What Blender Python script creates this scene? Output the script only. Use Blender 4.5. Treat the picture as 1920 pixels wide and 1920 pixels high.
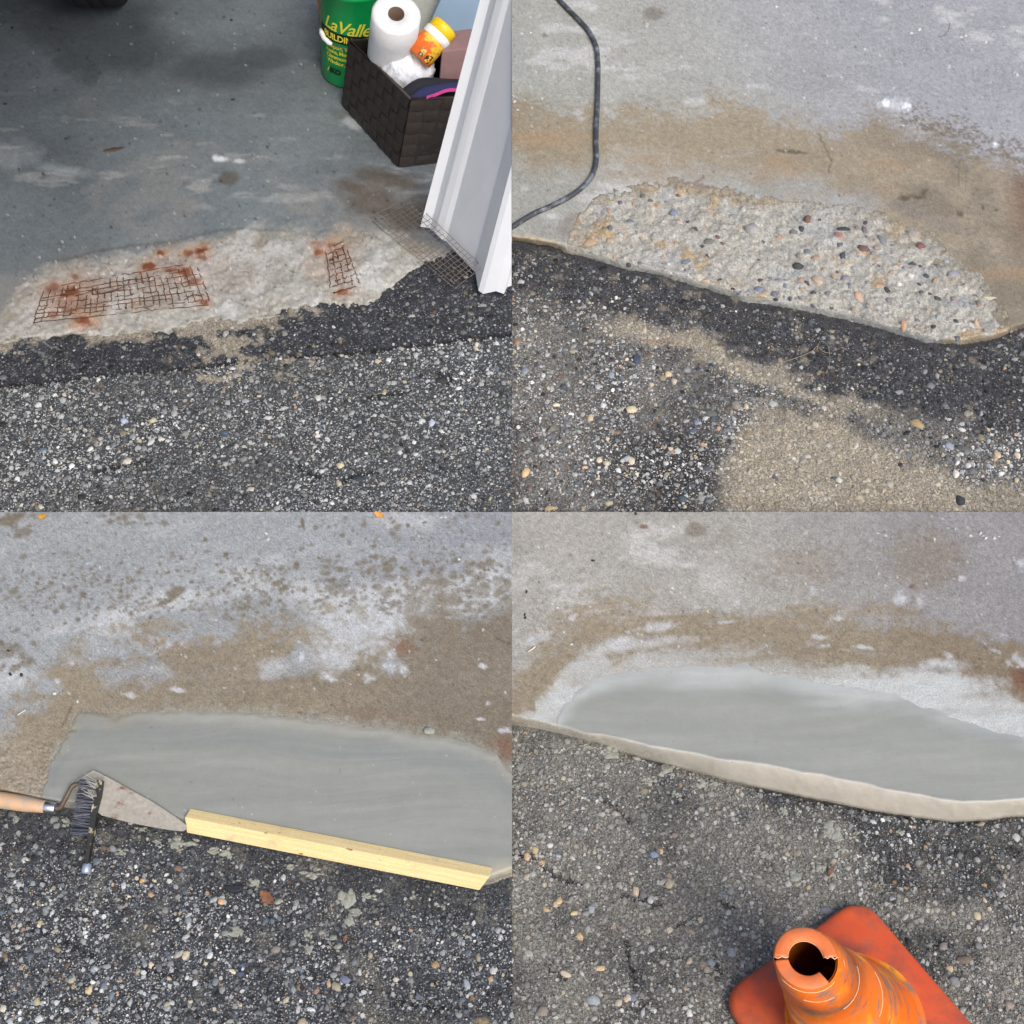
import bpy, bmesh, math, random
import numpy as np
from mathutils import Vector, Matrix

# ------------------------------------------------------------------ camera, sky, sun, exposure
for o in list(bpy.data.objects): bpy.data.objects.remove(o)
scn = bpy.context.scene
COL = scn.collection
HC, PITCH, FOV = 3.3, math.radians(52), math.radians(40)
FPX = 960 / math.tan(FOV / 2)
cam = bpy.data.cameras.new('camera'); cam.angle = FOV; cam.sensor_fit = 'HORIZONTAL'
cam.clip_start = 0.05; cam.clip_end = 500
camo = bpy.data.objects.new('camera', cam); COL.objects.link(camo)
camo.location = (0, 0, HC); camo.rotation_euler = (math.pi / 2 - PITCH, 0, 0)
scn.camera = camo

SUN_EL, SUN_AZ = math.radians(50), math.radians(152)      # compass: 0 = +y, clockwise -> behind the camera, to its right
w = bpy.data.worlds.new('World'); scn.world = w; w.use_nodes = True
nt = w.node_tree; nt.nodes.clear()
sky = nt.nodes.new('ShaderNodeTexSky'); sky.sky_type = 'NISHITA'; sky.sun_disc = False
sky.sun_elevation = SUN_EL; sky.sun_rotation = SUN_AZ; sky.dust_density = 4.0; sky.air_density = 1.0; sky.ozone_density = 0.6
bg = nt.nodes.new('ShaderNodeBackground'); bg.inputs['Strength'].default_value = 0.13
wo = nt.nodes.new('ShaderNodeOutputWorld')
nt.links.new(sky.outputs[0], bg.inputs[0]); nt.links.new(bg.outputs[0], wo.inputs[0])
sl = bpy.data.lights.new('sun', 'SUN'); sl.energy = 1.5; sl.angle = math.radians(28); sl.color = (1.0, 0.95, 0.87)
slo = bpy.data.objects.new('sun', sl); COL.objects.link(slo)
sd_ = Vector((math.sin(SUN_AZ) * math.cos(SUN_EL), math.cos(SUN_AZ) * math.cos(SUN_EL), math.sin(SUN_EL)))
slo.rotation_euler = sd_.to_track_quat('Z', 'Y').to_euler(); slo.location = sd_ * 20
scn.view_settings.view_transform = 'Standard'; scn.view_settings.look = 'None'
scn.view_settings.exposure = 0.36; scn.view_settings.gamma = 1.0
scn.view_settings.use_curve_mapping = False

# ------------------------------------------------------------------ helpers
RNG = np.random.default_rng(7)
random.seed(7)
FW = np.array([0, math.cos(PITCH), -math.sin(PITCH)]); UP = np.array([0, math.sin(PITCH), math.cos(PITCH)]); RT = np.array([1.0, 0, 0])
def P(px, py, z=0.0):
    """photo pixel -> the point of the horizontal plane at height z that it looks at"""
    px = np.asarray(px, float); py = np.asarray(py, float); z = np.asarray(z, float)
    px, py, z = np.broadcast_arrays(px, py, z)
    d = FW * FPX + RT * (px - 960)[..., None] - UP * (py - 960)[..., None]
    t = (z - HC) / d[..., 2]
    p = d * t[..., None]; p[..., 2] += HC
    return p
def PV(px, py, z=0.0): return Vector(P(px, py, z).tolist())
def S(r, g, b):
    c = np.array([r, g, b], float) / 255
    return np.where(c <= 0.04045, c / 12.92, ((c + 0.055) / 1.055) ** 2.4)
def S4(r, g, b): return tuple(S(r, g, b)) + (1.0,)
def hash2(i, j, seed):
    i = i.astype(np.int64); j = j.astype(np.int64)
    h = (i * 374761393 + j * 668265263 + seed * 974711 + 1013904223) & 0xffffffff
    h = ((h ^ (h >> 13)) * 1274126177) & 0xffffffff
    h = ((h ^ (h >> 16)) * 2246822519) & 0xffffffff
    return ((h ^ (h >> 15)) & 0xffffff) / float(0xffffff)
def vn(x, y, seed=0):
    i = np.floor(x); j = np.floor(y); fx = x - i; fy = y - j
    fx = fx * fx * (3 - 2 * fx); fy = fy * fy * (3 - 2 * fy)
    a = hash2(i, j, seed); b = hash2(i + 1, j, seed); c = hash2(i, j + 1, seed); d = hash2(i + 1, j + 1, seed)
    return (a * (1 - fx) + b * fx) * (1 - fy) + (c * (1 - fx) + d * fx) * fy
def fbm(x, y, scale, seed=0, oct=4, gain=0.55):
    """about -1..1; scale = size of the largest blobs in the units of x, y"""
    s = 0; a = 1; t = 0; x = x / scale; y = y / scale
    for k in range(oct):
        s = s + a * (vn(x + 17.3 * k, y - 9.1 * k, seed + k * 31) * 2 - 1); t += a; a *= gain; x = x * 2.03; y = y * 2.03
    return s / t * 1.6
def ss(a, b, x):
    t = np.clip((x - a) / (b - a), 0, 1); return t * t * (3 - 2 * t)
def lerp(c, d, m):
    return c + (np.asarray(d) - c) * m[..., None]
def curve(px, pts):
    pts = np.array(pts, float); return np.interp(px, pts[:, 0], pts[:, 1])

def build(name, verts, faces, mat=None, parent=None, label=None, cat=None, group=None, kind=None, smooth=True, col=None):
    """ONE mesh object from arrays (faces: ndarray of tris or quads, or a list)"""
    me = bpy.data.meshes.new(name)
    if isinstance(faces, np.ndarray):
        verts = np.asarray(verts, np.float32); n = faces.shape[1]
        me.vertices.add(len(verts)); me.vertices.foreach_set('co', verts.ravel())
        me.loops.add(faces.size); me.loops.foreach_set('vertex_index', faces.astype(np.int32).ravel())
        me.polygons.add(len(faces)); me.polygons.foreach_set('loop_start', np.arange(0, faces.size, n, dtype=np.int32))
        me.update(calc_edges=True)
    else:
        me.from_pydata([tuple(v) for v in verts], [], [tuple(f) for f in faces])
    if col is not None:
        at = me.color_attributes.new('Col', 'FLOAT_COLOR', 'POINT')
        c4 = np.ones((len(me.vertices), 4), np.float32); c4[:, :3] = col
        at.data.foreach_set('color', c4.ravel())
    me.polygons.foreach_set('use_smooth', np.full(len(me.polygons), smooth))
    me.validate()
    if mat: me.materials.append(mat)
    return link(name, me, parent, label, cat, group, kind)
def link(name, data, parent=None, label=None, cat=None, group=None, kind=None):
    o = bpy.data.objects.new(name, data); COL.objects.link(o)
    if parent: o.parent = parent
    tag(o, label, cat, group, kind); return o
def tag(o, label=None, cat=None, group=None, kind=None):
    if label: o['label'] = label
    if cat: o['category'] = cat
    if group: o['group'] = group
    if kind: o['kind'] = kind
    return o
def thing(name, label, cat, group=None, loc=(0, 0, 0)):
    o = link(name, None, None, label, cat, group); o.location = loc
    bpy.context.view_layer.update(); return o
def put(o, root):
    """parent to a root without moving (roots are only translated)"""
    o.parent = root; o.location = Vector(o.location) - root.location; return o

def tube(pts, r, n=8, caps=True):
    pts = [Vector(p) for p in pts]; vs = []; fs = []
    rs = r if hasattr(r, '__len__') else [r] * len(pts)
    ref = Vector((0.13, 0.2, 0.97))
    for i, p in enumerate(pts):
        t = (pts[min(i + 1, len(pts) - 1)] - pts[max(i - 1, 0)]).normalized()
        if abs(t.dot(ref)) > 0.95: ref = Vector((0.9, 0.3, 0.1))
        a = t.cross(ref).normalized(); b = t.cross(a)
        for k in range(n):
            q = 2 * math.pi * k / n; vs.append(p + (a * math.cos(q) + b * math.sin(q)) * rs[i])
    for i in range(len(pts) - 1):
        for k in range(n):
            fs.append((i * n + k, i * n + (k + 1) % n, (i + 1) * n + (k + 1) % n, (i + 1) * n + k))
    if caps: fs.append(tuple(range(n))[::-1]); fs.append(tuple(range((len(pts) - 1) * n, len(pts) * n)))
    return vs, fs
def smooth_path(pts, n=6):
    pts = [Vector(p) for p in pts]; out = []
    for i in range(len(pts) - 1):
        p0 = pts[max(i - 1, 0)]; p1 = pts[i]; p2 = pts[i + 1]; p3 = pts[min(i + 2, len(pts) - 1)]
        for k in range(n):
            t = k / n
            out.append(0.5 * ((2 * p1) + (p2 - p0) * t + (2 * p0 - 5 * p1 + 4 * p2 - p3) * t * t + (3 * p1 - p0 - 3 * p2 + p3) * t ** 3))
    out.append(pts[-1]); return out
def lathe(c0, axis, prof, n=40, cap0=False, cap1=False):
    """rings of radius r at distance h along axis from c0"""
    axis = Vector(axis).normalized(); a = axis.orthogonal().normalized(); b = axis.cross(a); vs = []; fs = []
    for h, r in prof:
        for k in range(n):
            q = 2 * math.pi * k / n; vs.append(Vector(c0) + axis * h + (a * math.cos(q) + b * math.sin(q)) * r)
    for i in range(len(prof) - 1):
        for k in range(n): fs.append((i * n + k, i * n + (k + 1) % n, (i + 1) * n + (k + 1) % n, (i + 1) * n + k))
    if cap0: fs.append(tuple(range(n))[::-1])
    if cap1: fs.append(tuple(range((len(prof) - 1) * n, len(prof) * n)))
    return vs, fs
def bevel(o, wdt, seg=2):
    bm = bmesh.new(); bm.from_mesh(o.data)
    bmesh.ops.bevel(bm, geom=bm.edges[:], offset=wdt, segments=seg, affect='EDGES', clamp_overlap=True, profile=0.6)
    bm.to_mesh(o.data); bm.free(); return o

def clip_x(o, x=-.0015):
    bm = bmesh.new(); bm.from_mesh(o.data)
    r = bmesh.ops.bisect_plane(bm, geom=bm.verts[:] + bm.edges[:] + bm.faces[:], plane_co=(x, 0, 0), plane_no=(1, 0, 0), clear_outer=True)
    ed = [e for e in bm.edges if e.is_boundary and all(abs(v.co.x - x) < 1e-5 for v in e.verts)]
    if ed: bmesh.ops.contextual_create(bm, geom=ed)
    bm.to_mesh(o.data); bm.free()

# ------------------------------------------------------------------ materials
def mat_new(name):
    m = bpy.data.materials.new(name); m.use_nodes = True; t = m.node_tree
    return m, t, t.nodes['Principled BSDF']
def N(t, kind, **kw):
    n = t.nodes.new(kind)
    for k, v in kw.items():
        if k in n.inputs: n.inputs[k].default_value = v
        else: setattr(n, k, v)
    return n
def noise_mul(t, src, scale, lo, hi, detail=3.0, rough=0.6):
    """src colour times a noise between lo and hi"""
    g = N(t, 'ShaderNodeNewGeometry'); n = N(t, 'ShaderNodeTexNoise', Scale=scale, Detail=detail, Roughness=rough)
    t.links.new(g.outputs['Position'], n.inputs['Vector'])
    r = N(t, 'ShaderNodeMapRange'); r.inputs[1].default_value = 0.28; r.inputs[2].default_value = 0.72; r.inputs[3].default_value = lo; r.inputs[4].default_value = hi
    t.links.new(n.outputs[0], r.inputs[0])
    v = N(t, 'ShaderNodeVectorMath', operation='SCALE'); t.links.new(src, v.inputs[0]); t.links.new(r.outputs[0], v.inputs['Scale'])
    return v.outputs[0]
def bump(t, bsdf, scale, strength, dist, detail=4.0):
    g = N(t, 'ShaderNodeNewGeometry'); n = N(t, 'ShaderNodeTexNoise', Scale=scale, Detail=detail, Roughness=0.65)
    t.links.new(g.outputs['Position'], n.inputs['Vector'])
    b = N(t, 'ShaderNodeBump', Strength=strength, Distance=dist)
    t.links.new(n.outputs[0], b.inputs['Height']); t.links.new(b.outputs[0], bsdf.inputs['Normal'])
def ground_mat(name, fine=(420, .86, 1.14), mid=(60, .93, 1.07), rough=.85, bs=(380, .5, .004), spec=.3, grit=(150, .92, 1.08)):
    m, t, b = mat_new(name)
    a = N(t, 'ShaderNodeAttribute', attribute_name='Col')
    c = noise_mul(t, a.outputs['Color'], *fine); c = noise_mul(t, c, *mid); c = noise_mul(t, c, *grit, 2.0, .5)
    t.links.new(c, b.inputs['Base Color']); b.inputs['Roughness'].default_value = rough
    b.inputs['Specular IOR Level'].default_value = spec; bump(t, b, *bs); return m
M_CONC = ground_mat('concrete', (330, .74, 1.26), (45, .94, 1.06), .88, (300, .6, .004), .3, (170, .88, 1.12))
M_PATCH = ground_mat('fresh_mortar', (260, .975, 1.025), (22, .97, 1.03), .5, (200, .10, .001), .45, (120, .985, 1.015))
def trowelled(m):
    t = m.node_tree; b = t.nodes['Principled BSDF']; g = N(t, 'ShaderNodeNewGeometry'); mp = N(t, 'ShaderNodeMapping'); mp.inputs['Rotation'].default_value = (0, 0, math.radians(12)); mp.inputs['Scale'].default_value = (2.2, 26, 1)
    wv = N(t, 'ShaderNodeTexNoise', Scale=1.6, Detail=2.0); t.links.new(g.outputs['Position'], wv.inputs['Vector'])
    ad = N(t, 'ShaderNodeVectorMath', operation='MULTIPLY_ADD'); ad.inputs[1].default_value = (.25, .25, 0); t.links.new(wv.outputs['Color'], ad.inputs[0]); t.links.new(g.outputs['Position'], ad.inputs[2])
    t.links.new(ad.outputs[0], mp.inputs[0]); n = N(t, 'ShaderNodeTexNoise', Scale=1.3, Detail=5.0, Roughness=.6); t.links.new(mp.outputs[0], n.inputs['Vector'])
    r = N(t, 'ShaderNodeMapRange'); r.inputs[1].default_value = .3; r.inputs[2].default_value = .7; r.inputs[3].default_value = .36; r.inputs[4].default_value = .68; t.links.new(n.outputs[0], r.inputs[0]); t.links.new(r.outputs[0], b.inputs['Roughness'])
    r2 = N(t, 'ShaderNodeMapRange'); r2.inputs[1].default_value = .3; r2.inputs[2].default_value = .7; r2.inputs[3].default_value = .965; r2.inputs[4].default_value = 1.035; t.links.new(n.outputs[0], r2.inputs[0])
    src = b.inputs['Base Color'].links[0].from_socket; v = N(t, 'ShaderNodeVectorMath', operation='SCALE'); t.links.new(src, v.inputs[0]); t.links.new(r2.outputs[0], v.inputs['Scale']); t.links.new(v.outputs[0], b.inputs['Base Color'])
    bu = N(t, 'ShaderNodeBump', Strength=.22, Distance=.004); t.links.new(n.outputs[0], bu.inputs['Height']); old_ = b.inputs['Normal'].links[0].from_socket; t.links.new(old_, bu.inputs['Normal']); t.links.new(bu.outputs[0], b.inputs['Normal'])
trowelled(M_PATCH)
M_CONCA = ground_mat('damp_concrete', (330, .84, 1.16), (45, .94, 1.06), .6, (300, .4, .003), .4, (170, .94, 1.06))
M_ROUGH = ground_mat('broken_concrete', (260, .62, 1.30), (90, .86, 1.12), .9, (200, 1.0, .01), .3, (120, .8, 1.15))
M_ASPH = ground_mat('asphalt', (300, .45, 1.55), (80, .85, 1.15), .8, (260, 1.0, .008), .35, (160, .6, 1.4))
M_GRAV = ground_mat('asphalt_gravel', (300, .85, 1.15), (900, .9, 1.1), .7, (500, .35, .002), .35)
def obj_mat(name, rough=.7, fine=(350, .75, 1.2), bs=(300, .4, .002), spec=.35):
    m, t, b = mat_new(name); a = N(t, 'ShaderNodeObjectInfo')
    c = noise_mul(t, a.outputs['Color'], *fine); c = noise_mul(t, c, 90, .85, 1.12)
    t.links.new(c, b.inputs['Base Color']); b.inputs['Roughness'].default_value = rough
    b.inputs['Specular IOR Level'].default_value = spec; bump(t, b, *bs); return m
M_STONE = obj_mat('stone')
def plain(name, rgb, rough=.5, fine=(120, .9, 1.1), bs=(200, .15, .001), metal=0, spec=.5, two=None):
    """two = (rgb2, scale, lo, hi): a second colour through a noise threshold (wear, dirt, rust)"""
    m, t, b = mat_new(name)
    c = N(t, 'ShaderNodeRGB'); c.outputs[0].default_value = S4(*rgb); src = c.outputs[0]
    if two:
        rgb2, sc, lo, hi = two
        g = N(t, 'ShaderNodeNewGeometry'); n = N(t, 'ShaderNodeTexNoise', Scale=sc, Detail=6.0, Roughness=0.65)
        t.links.new(g.outputs['Position'], n.inputs['Vector'])
        r = N(t, 'ShaderNodeMapRange'); r.inputs[1].default_value = lo; r.inputs[2].default_value = hi
        t.links.new(n.outputs[0], r.inputs[0])
        mx = N(t, 'ShaderNodeMix', data_type='RGBA'); mx.inputs['B'].default_value = S4(*rgb2)
        mx.inputs[7].default_value = S4(*rgb2)
        t.links.new(src, mx.inputs[6]); t.links.new(r.outputs[0], mx.inputs[0]); src = mx.outputs[2]
    s = noise_mul(t, src, *fine); t.links.new(s, b.inputs['Base Color'])
    b.inputs['Roughness'].default_value = rough; b.inputs['Metallic'].default_value = metal
    b.inputs['Specular IOR Level'].default_value = spec; bump(t, b, *bs); return m

# ------------------------------------------------------------------ ground sheets
class Bay:
    """the ground of one bay: px, py sample lines (fine in view, coarse beyond)"""
    def __init__(s, x0, x1, y0, y1, left, right, top, bottom, step=2.5):
        def line(a, b, lo, hi):
            l = np.arange(a, b + 1e-6, step)
            pre = a - np.array([240 + (lo - 240) * (k / 10) ** 1.4 for k in range(10, 0, -1)] + list(np.arange(240, 0, -6.0))) if lo > 300 else a - np.array([lo]) if lo else np.array([])
            post = b + np.array(list(np.arange(6.0, 241, 6.0)) + [240 + (hi - 240) * (k / 10) ** 1.4 for k in range(1, 11)]) if hi > 300 else b + np.arange(4.0, hi + 1, 4.0) if hi else np.array([])
            return np.concatenate([pre, l, post])
        s.xs = line(x0, x1, left, right); s.ys = line(y0, y1, top, bottom)
        s.X, s.Y = np.meshgrid(s.xs, s.ys)
        w_ = P(s.X, s.Y, 0.0); s.U = w_[..., 0] * 600; s.V = w_[..., 1] * 600      # noise coordinates, ~ photo pixels on the ground
    def fb(s, sc, seed, oct=4, ax=1.0, gain=.55): return fbm(s.U * ax, s.V, sc, seed, oct, gain)
    def splat(s, m, cx, cy, rx, ry=None, ang=0.0, val=1.0, soft=.35, rag=.25, seed=0):
        ry = ry or rx; R = max(rx, ry) * 1.7
        i0, i1 = np.searchsorted(s.xs, [cx - R, cx + R]); j0, j1 = np.searchsorted(s.ys, [cy - R, cy + R])
        if i1 <= i0 or j1 <= j0: return
        x = s.X[j0:j1, i0:i1] - cx; y = s.Y[j0:j1, i0:i1] - cy
        ca, sa = math.cos(ang), math.sin(ang)
        u = (x * ca + y * sa) / rx; v = (-x * sa + y * ca) / ry
        d = np.sqrt(u * u + v * v)
        if rag: d = d + rag * fbm(x + cx * 3.1, y + cy * 1.7, max(rx, ry) * .8 + 2, seed + int(cx * 7 + cy), 3)
        k = val * ss(1 + soft, 1 - soft, d)
        m[j0:j1, i0:i1] = np.maximum(m[j0:j1, i0:i1], k)
    def stroke(s, m, pts, wd, val=1.0, jit=1.5, soft=.5):
        pts = np.array(pts, float)
        for a, b in zip(pts[:-1], pts[1:]):
            n = max(2, int(np.hypot(*(b - a)) / (wd * .9)))
            for k in range(n):
                q = a + (b - a) * k / n + RNG.normal(0, jit, 2) * .5
                s.splat(m, q[0], q[1], wd * RNG.uniform(.7, 1.3), None, 0, val, soft, 0)
    def mask(s): return np.zeros_like(s.X)
    def sheet(s, name, Z, relief, col, keep, mat, label, cat, grain=.07):
        grain = np.asarray(grain) * np.ones(s.X.shape); col = col * (1 + grain * RNG.normal(0, 1, s.X.shape) + grain * .8 * s.fb(6, 999, 2))[..., None]
        keepv = keep
        q = keepv[:-1, :-1] & keepv[1:, :-1] & keepv[:-1, 1:] & keepv[1:, 1:]
        V = P(s.X, s.Y, Z); V[..., 2] += relief
        H, Wd = s.X.shape; idx = np.arange(H * Wd).reshape(H, Wd)
        f = np.stack([idx[:-1, :-1], idx[1:, :-1], idx[1:, 1:], idx[:-1, 1:]], -1)[q]
        used = np.zeros(H * Wd, bool); used[f.ravel()] = True; re = np.cumsum(used) - 1
        o = build(name, V.reshape(-1, 3)[used], re[f], mat, None, label, cat, None, 'structure', True, np.clip(col, .004, .95).reshape(-1, 3)[used])
        return o

def specks(bay, col, n, rng_r, rgb, region, a=.8, seed=1):
    """small crumbs, paint flecks and painted pits: colour marks of a few pixels"""
    r = np.random.default_rng(seed); m = bay.mask(); x0, x1, y0, y1 = region
    for _ in range(n):
        bay.splat(m, r.uniform(x0, x1), r.uniform(y0, y1), r.uniform(*rng_r), r.uniform(*rng_r), r.uniform(0, 3), r.uniform(.4, 1), .5, 0)
    return lerp(col, S(*rgb), m * a)

# --- stones set in the asphalt and in the broken patch
def stone_mesh(n, rings, rr):
    vs = []; fs = []; ph = rr.uniform(0, 6.28); el = rr.uniform(.68, 1.0)
    rad = 1 + rr.normal(0, .13, n)
    for (z, s_) in rings:
        for k in range(n):
            q = 2 * math.pi * k / n + ph
            vs.append((math.cos(q) * rad[k] * s_, math.sin(q) * rad[k] * s_ * el, z + rr.normal(0, .05)))
    R = len(rings)
    for i in range(R - 1):
        for k in range(n): fs += [(i * n + k, i * n + (k + 1) % n, (i + 1) * n + (k + 1) % n), (i * n + k, (i + 1) * n + (k + 1) % n, (i + 1) * n + k)]
    vs.append((rr.normal(0, .08), rr.normal(0, .08), rings[-1][0] + .07)); t = len(vs) - 1
    for k in range(n): fs.append(((R - 1) * n + k, (R - 1) * n + (k + 1) % n, t))
    return np.array(vs), np.array(fs)
rr = np.random.default_rng(3)
BIG = []
for k in range(14):
    v, f = stone_mesh(8, [(-.35, 1.0), (.30, .88), (.52, .5)], rr)
    me = bpy.data.meshes.new('stone'); me.from_pydata(v.tolist(), [], f.tolist()); me.polygons.foreach_set('use_smooth', [True] * len(f)); me.materials.append(M_STONE); BIG.append(me)
MED = [stone_mesh(6, [(-.35, 1.0), (.36, .72)], rr) for _ in range(24)]
SML = [stone_mesh(4, [(-.3, 1.0)], rr) for _ in range(16)]
for v, f in SML: v[-1, 2] = .55
PAL = np.array([S(208, 207, 202), S(180, 180, 178), S(152, 153, 152), S(124, 127, 129), S(112, 120, 130), S(200, 186, 158), S(184, 152, 122), S(124, 108, 94), S(66, 67, 70), S(150, 124, 110)])
def merge(protos, xyz, size, ang, cols, zs):
    V = []; F = []; C = []; off = 0; pid = RNG.integers(0, len(protos), len(xyz))
    for p, (v, f) in enumerate(protos):
        sel = np.where(pid == p)[0]
        if not len(sel): continue
        ca, sa = np.cos(ang[sel])[:, None], np.sin(ang[sel])[:, None]; s_ = size[sel][:, None]
        x = (v[None, :, 0] * ca - v[None, :, 1] * sa) * s_ + xyz[sel, 0][:, None]
        y = (v[None, :, 0] * sa + v[None, :, 1] * ca) * s_ + xyz[sel, 1][:, None]
        z = v[None, :, 2] * s_ * zs + xyz[sel, 2][:, None]
        n = len(v); V.append(np.stack([x, y, z], -1).reshape(-1, 3))
        F.append((f[None] + (np.arange(len(sel)) * n)[:, None, None]).reshape(-1, 3) + off)
        C.append(np.repeat(cols[sel], n, 0)); off += n * len(sel)
    return np.concatenate(V), np.concatenate(F), np.concatenate(C)
def sample(bay, A, px, py):
    i = np.clip(np.searchsorted(bay.xs, px), 0, len(bay.xs) - 1); j = np.clip(np.searchsorted(bay.ys, py), 0, len(bay.ys) - 1); return A[j, i]
def stones(bay, parent, region, Z, relief, dens, dust, tone, n_med, n_small, r_med, weights, nbig=285, seed=1, extra=(), newer=None):
    """dens, dust: arrays on the bay grid (0..1); tone: light factor of the gravel"""
    r = np.random.default_rng(seed); x0, x1, y0, y1 = region
    def cast(n):
        px = r.uniform(x0, x1, n * 3); py = r.uniform(y0, y1, n * 3)
        ok = r.uniform(0, 1, n * 3) < sample(bay, dens, px, py); return px[ok][:n], py[ok][:n]
    px, py = cast(n_med)
    rp = r_med * np.exp(r.normal(0, .40, len(px))); rp = np.clip(rp, 1.5, r_med * 2.8)
    rp = np.where((px > x0 + 200) & (px < x1 - 200) | (px > 0) & (px < 1920), rp, np.minimum(rp, r_med * 1.5))
    order = np.argsort(-rp); px, py, rp = px[order], py[order], rp[order]
    occ = np.zeros((760, 760), bool); keep = []
    for k in range(len(px)):
        gx, gy = int((px[k] - x0) / 2), int((py[k] - y0) / 2); q = int(rp[k] * .62 / 2)
        if occ[max(gy - q, 0):gy + q + 1, max(gx - q, 0):gx + q + 1].any(): continue
        occ[max(gy - q, 0):gy + q + 1, max(gx - q, 0):gx + q + 1] = True; keep.append(k)
    px, py, rp = px[keep], py[keep], rp[keep]
    wgt = np.array(weights, float); wgt /= wgt.sum(); macro = bay.fb(110, seed + 300, 4)
    def colour(px, py, n):
        c = PAL[r.choice(len(PAL), n, p=wgt)] * r.uniform(.46, 1.22, n)[:, None] * tone * np.clip(1 + .38 * sample(bay, macro, px, py), .5, 1.5)[:, None]
        c = c * np.array([.965, 1.0, 1.04])
        if newer is not None: c = c * (1 - .55 * sample(bay, newer, px, py) * (r.uniform(0, 1, n) < .9))[:, None]
        d = sample(bay, dust[0], px, py)[:, None] * r.uniform(.35, .85, n)[:, None]
        return c + (dust[1] - c) * d
    def place(px, py):
        p = P(px, py, sample(bay, Z, px, py)); p[:, 2] += sample(bay, relief, px, py); return p
    c = colour(px, py, len(px)); p = place(px, py); ang = r.uniform(0, 6.28, len(px))
    mpp = np.linalg.norm(p - np.array([0, 0, HC]), axis=1) / FPX            # metres per photo pixel at each stone
    size = rp * mpp
    for k in range(min(nbig, len(px))):
        o = link('stone', BIG[k % len(BIG)], parent); o.location = p[k] + np.array([0, 0, -.10 * size[k]]); o.rotation_euler = (r.normal(0, .15), r.normal(0, .15), ang[k])
        o.scale = (size[k], size[k] * r.uniform(.75, 1.1), size[k] * r.uniform(.6, .95)); o.color = tuple(c[k]) + (1,)
    for (ex, ey, ea, eb, an, rgb) in extra:
        q = place(np.array([ex]), np.array([ey]))[0]; m = np.linalg.norm(q - np.array([0, 0, HC])) / FPX
        o = link('stone', BIG[int(ex + ey) % len(BIG)], parent); o.location = q; o.rotation_euler = (0, 0, -an); o.scale = (ea * m, eb * m * 1.25, min(ea, eb) * m * .9); o.color = tuple(np.array(S(*rgb)) * .86 + .02) + (1,)
    k = nbig
    V, F, C = merge(MED, p[k:] - np.array([0, 0, .0004]), size[k:], ang[k:], c[k:], .8)
    gx, gy = cast(n_small); gp = place(gx, gy); gr = r.uniform(.8, 2.1, len(gx)) * np.linalg.norm(gp - np.array([0, 0, HC]), axis=1) / FPX
    V2, F2, C2 = merge(SML, gp, gr, r.uniform(0, 6.28, len(gx)), colour(gx, gy, len(gx)) * r.uniform(.7, 1.25, len(gx))[:, None], 1.0)
    build('gravel', np.concatenate([V, V2]), np.concatenate([F, F2 + len(V)]), M_GRAV, parent, None, None, None, 'stuff', False, np.concatenate([C, C2]))

def splatter(bay, parent, Z, relief, spots, mat, name='mortar_splatter', hgt=.0042):
    for (cx0, cy0, rx0, ry0) in spots:
        r = np.random.default_rng(int(cx0 * 13 + cy0)); vs = []; fs = []; n = 14
        for q_ in range(9):
            s_ = r.uniform(.16, .5) if q_ else .62; cx = cx0 + r.normal(0, .5) * rx0 * (q_ > 0); cy = cy0 + r.normal(0, .5) * ry0 * (q_ > 0); o_ = len(vs)
            rad = 1 + r.normal(0, .2, n); rad = (rad + np.roll(rad, 1)) / 2
            for ring, z in ((1.0, -.002), (.8, hgt * .7), (.4, hgt)):
                for k in range(n):
                    q = 2 * math.pi * k / n; x = cx + math.cos(q) * rx0 * s_ * ring * rad[k]; y = cy + math.sin(q) * ry0 * s_ * ring * rad[k]
                    zz = float(sample(bay, Z, np.array([x]), np.array([y]))[0] + sample(bay, relief, np.array([x]), np.array([y]))[0] * .8)
                    vs.append(PV(x, y, zz + z + q_ * .00012))
            for i in range(2):
                for k in range(n): fs.append((o_ + i * n + k, o_ + (i + 1) * n + k, o_ + (i + 1) * n + (k + 1) % n, o_ + i * n + (k + 1) % n))
            fs.append(tuple(range(o_ + 2 * n, o_ + 3 * n))[::-1])
        build(name, vs, fs, mat, parent)

# far ground round the four bays
gm = plain('ground_asphalt', (78, 78, 80), .9, (40, .7, 1.3), (60, .6, .01))
build('ground', [(-60, -60, -.16), (60, -60, -.16), (60, 60, -.16), (-60, 60, -.16)], [(0, 1, 2, 3)], gm, None, 'dark asphalt ground stretching out around the driveway bays', 'ground', None, 'structure')

# ================================================================== bay A (old repair with rusted wire)
bA = Bay(0, 960, 0, 960, 700, 0, 700, 40); X, Y = bA.X, bA.Y
lowA = curve(X, [(-700, 660), (0, 640), (100, 629), (200, 623), (300, 618), (380, 608), (480, 596), (560, 577), (640, 573), (700, 566), (740, 533), (765, 510), (830, 488), (850, 470), (900, 458), (960, 450)]) + bA.fb(40, 5) * 7 + bA.fb(9, 6, 2) * 5
upA = curve(X, [(-700, 640), (-60, 620), (8, 585), (40, 530), (90, 500), (200, 478), (300, 460), (400, 440), (480, 427), (560, 424), (640, 424), (700, 430), (760, 442), (830, 470), (960, 452)]) + bA.fb(60, 8) * 6
big = bA.fb(260, 11, 4); med = bA.fb(60, 12, 4, .6); fin = bA.fb(14, 13, 3)
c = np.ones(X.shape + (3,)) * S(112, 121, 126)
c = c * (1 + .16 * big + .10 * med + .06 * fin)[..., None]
c = lerp(c, S(138, 139, 138), ss(.2, .9, bA.fb(150, 15, 4) + (Y - 250) / 500) * .6)
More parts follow.
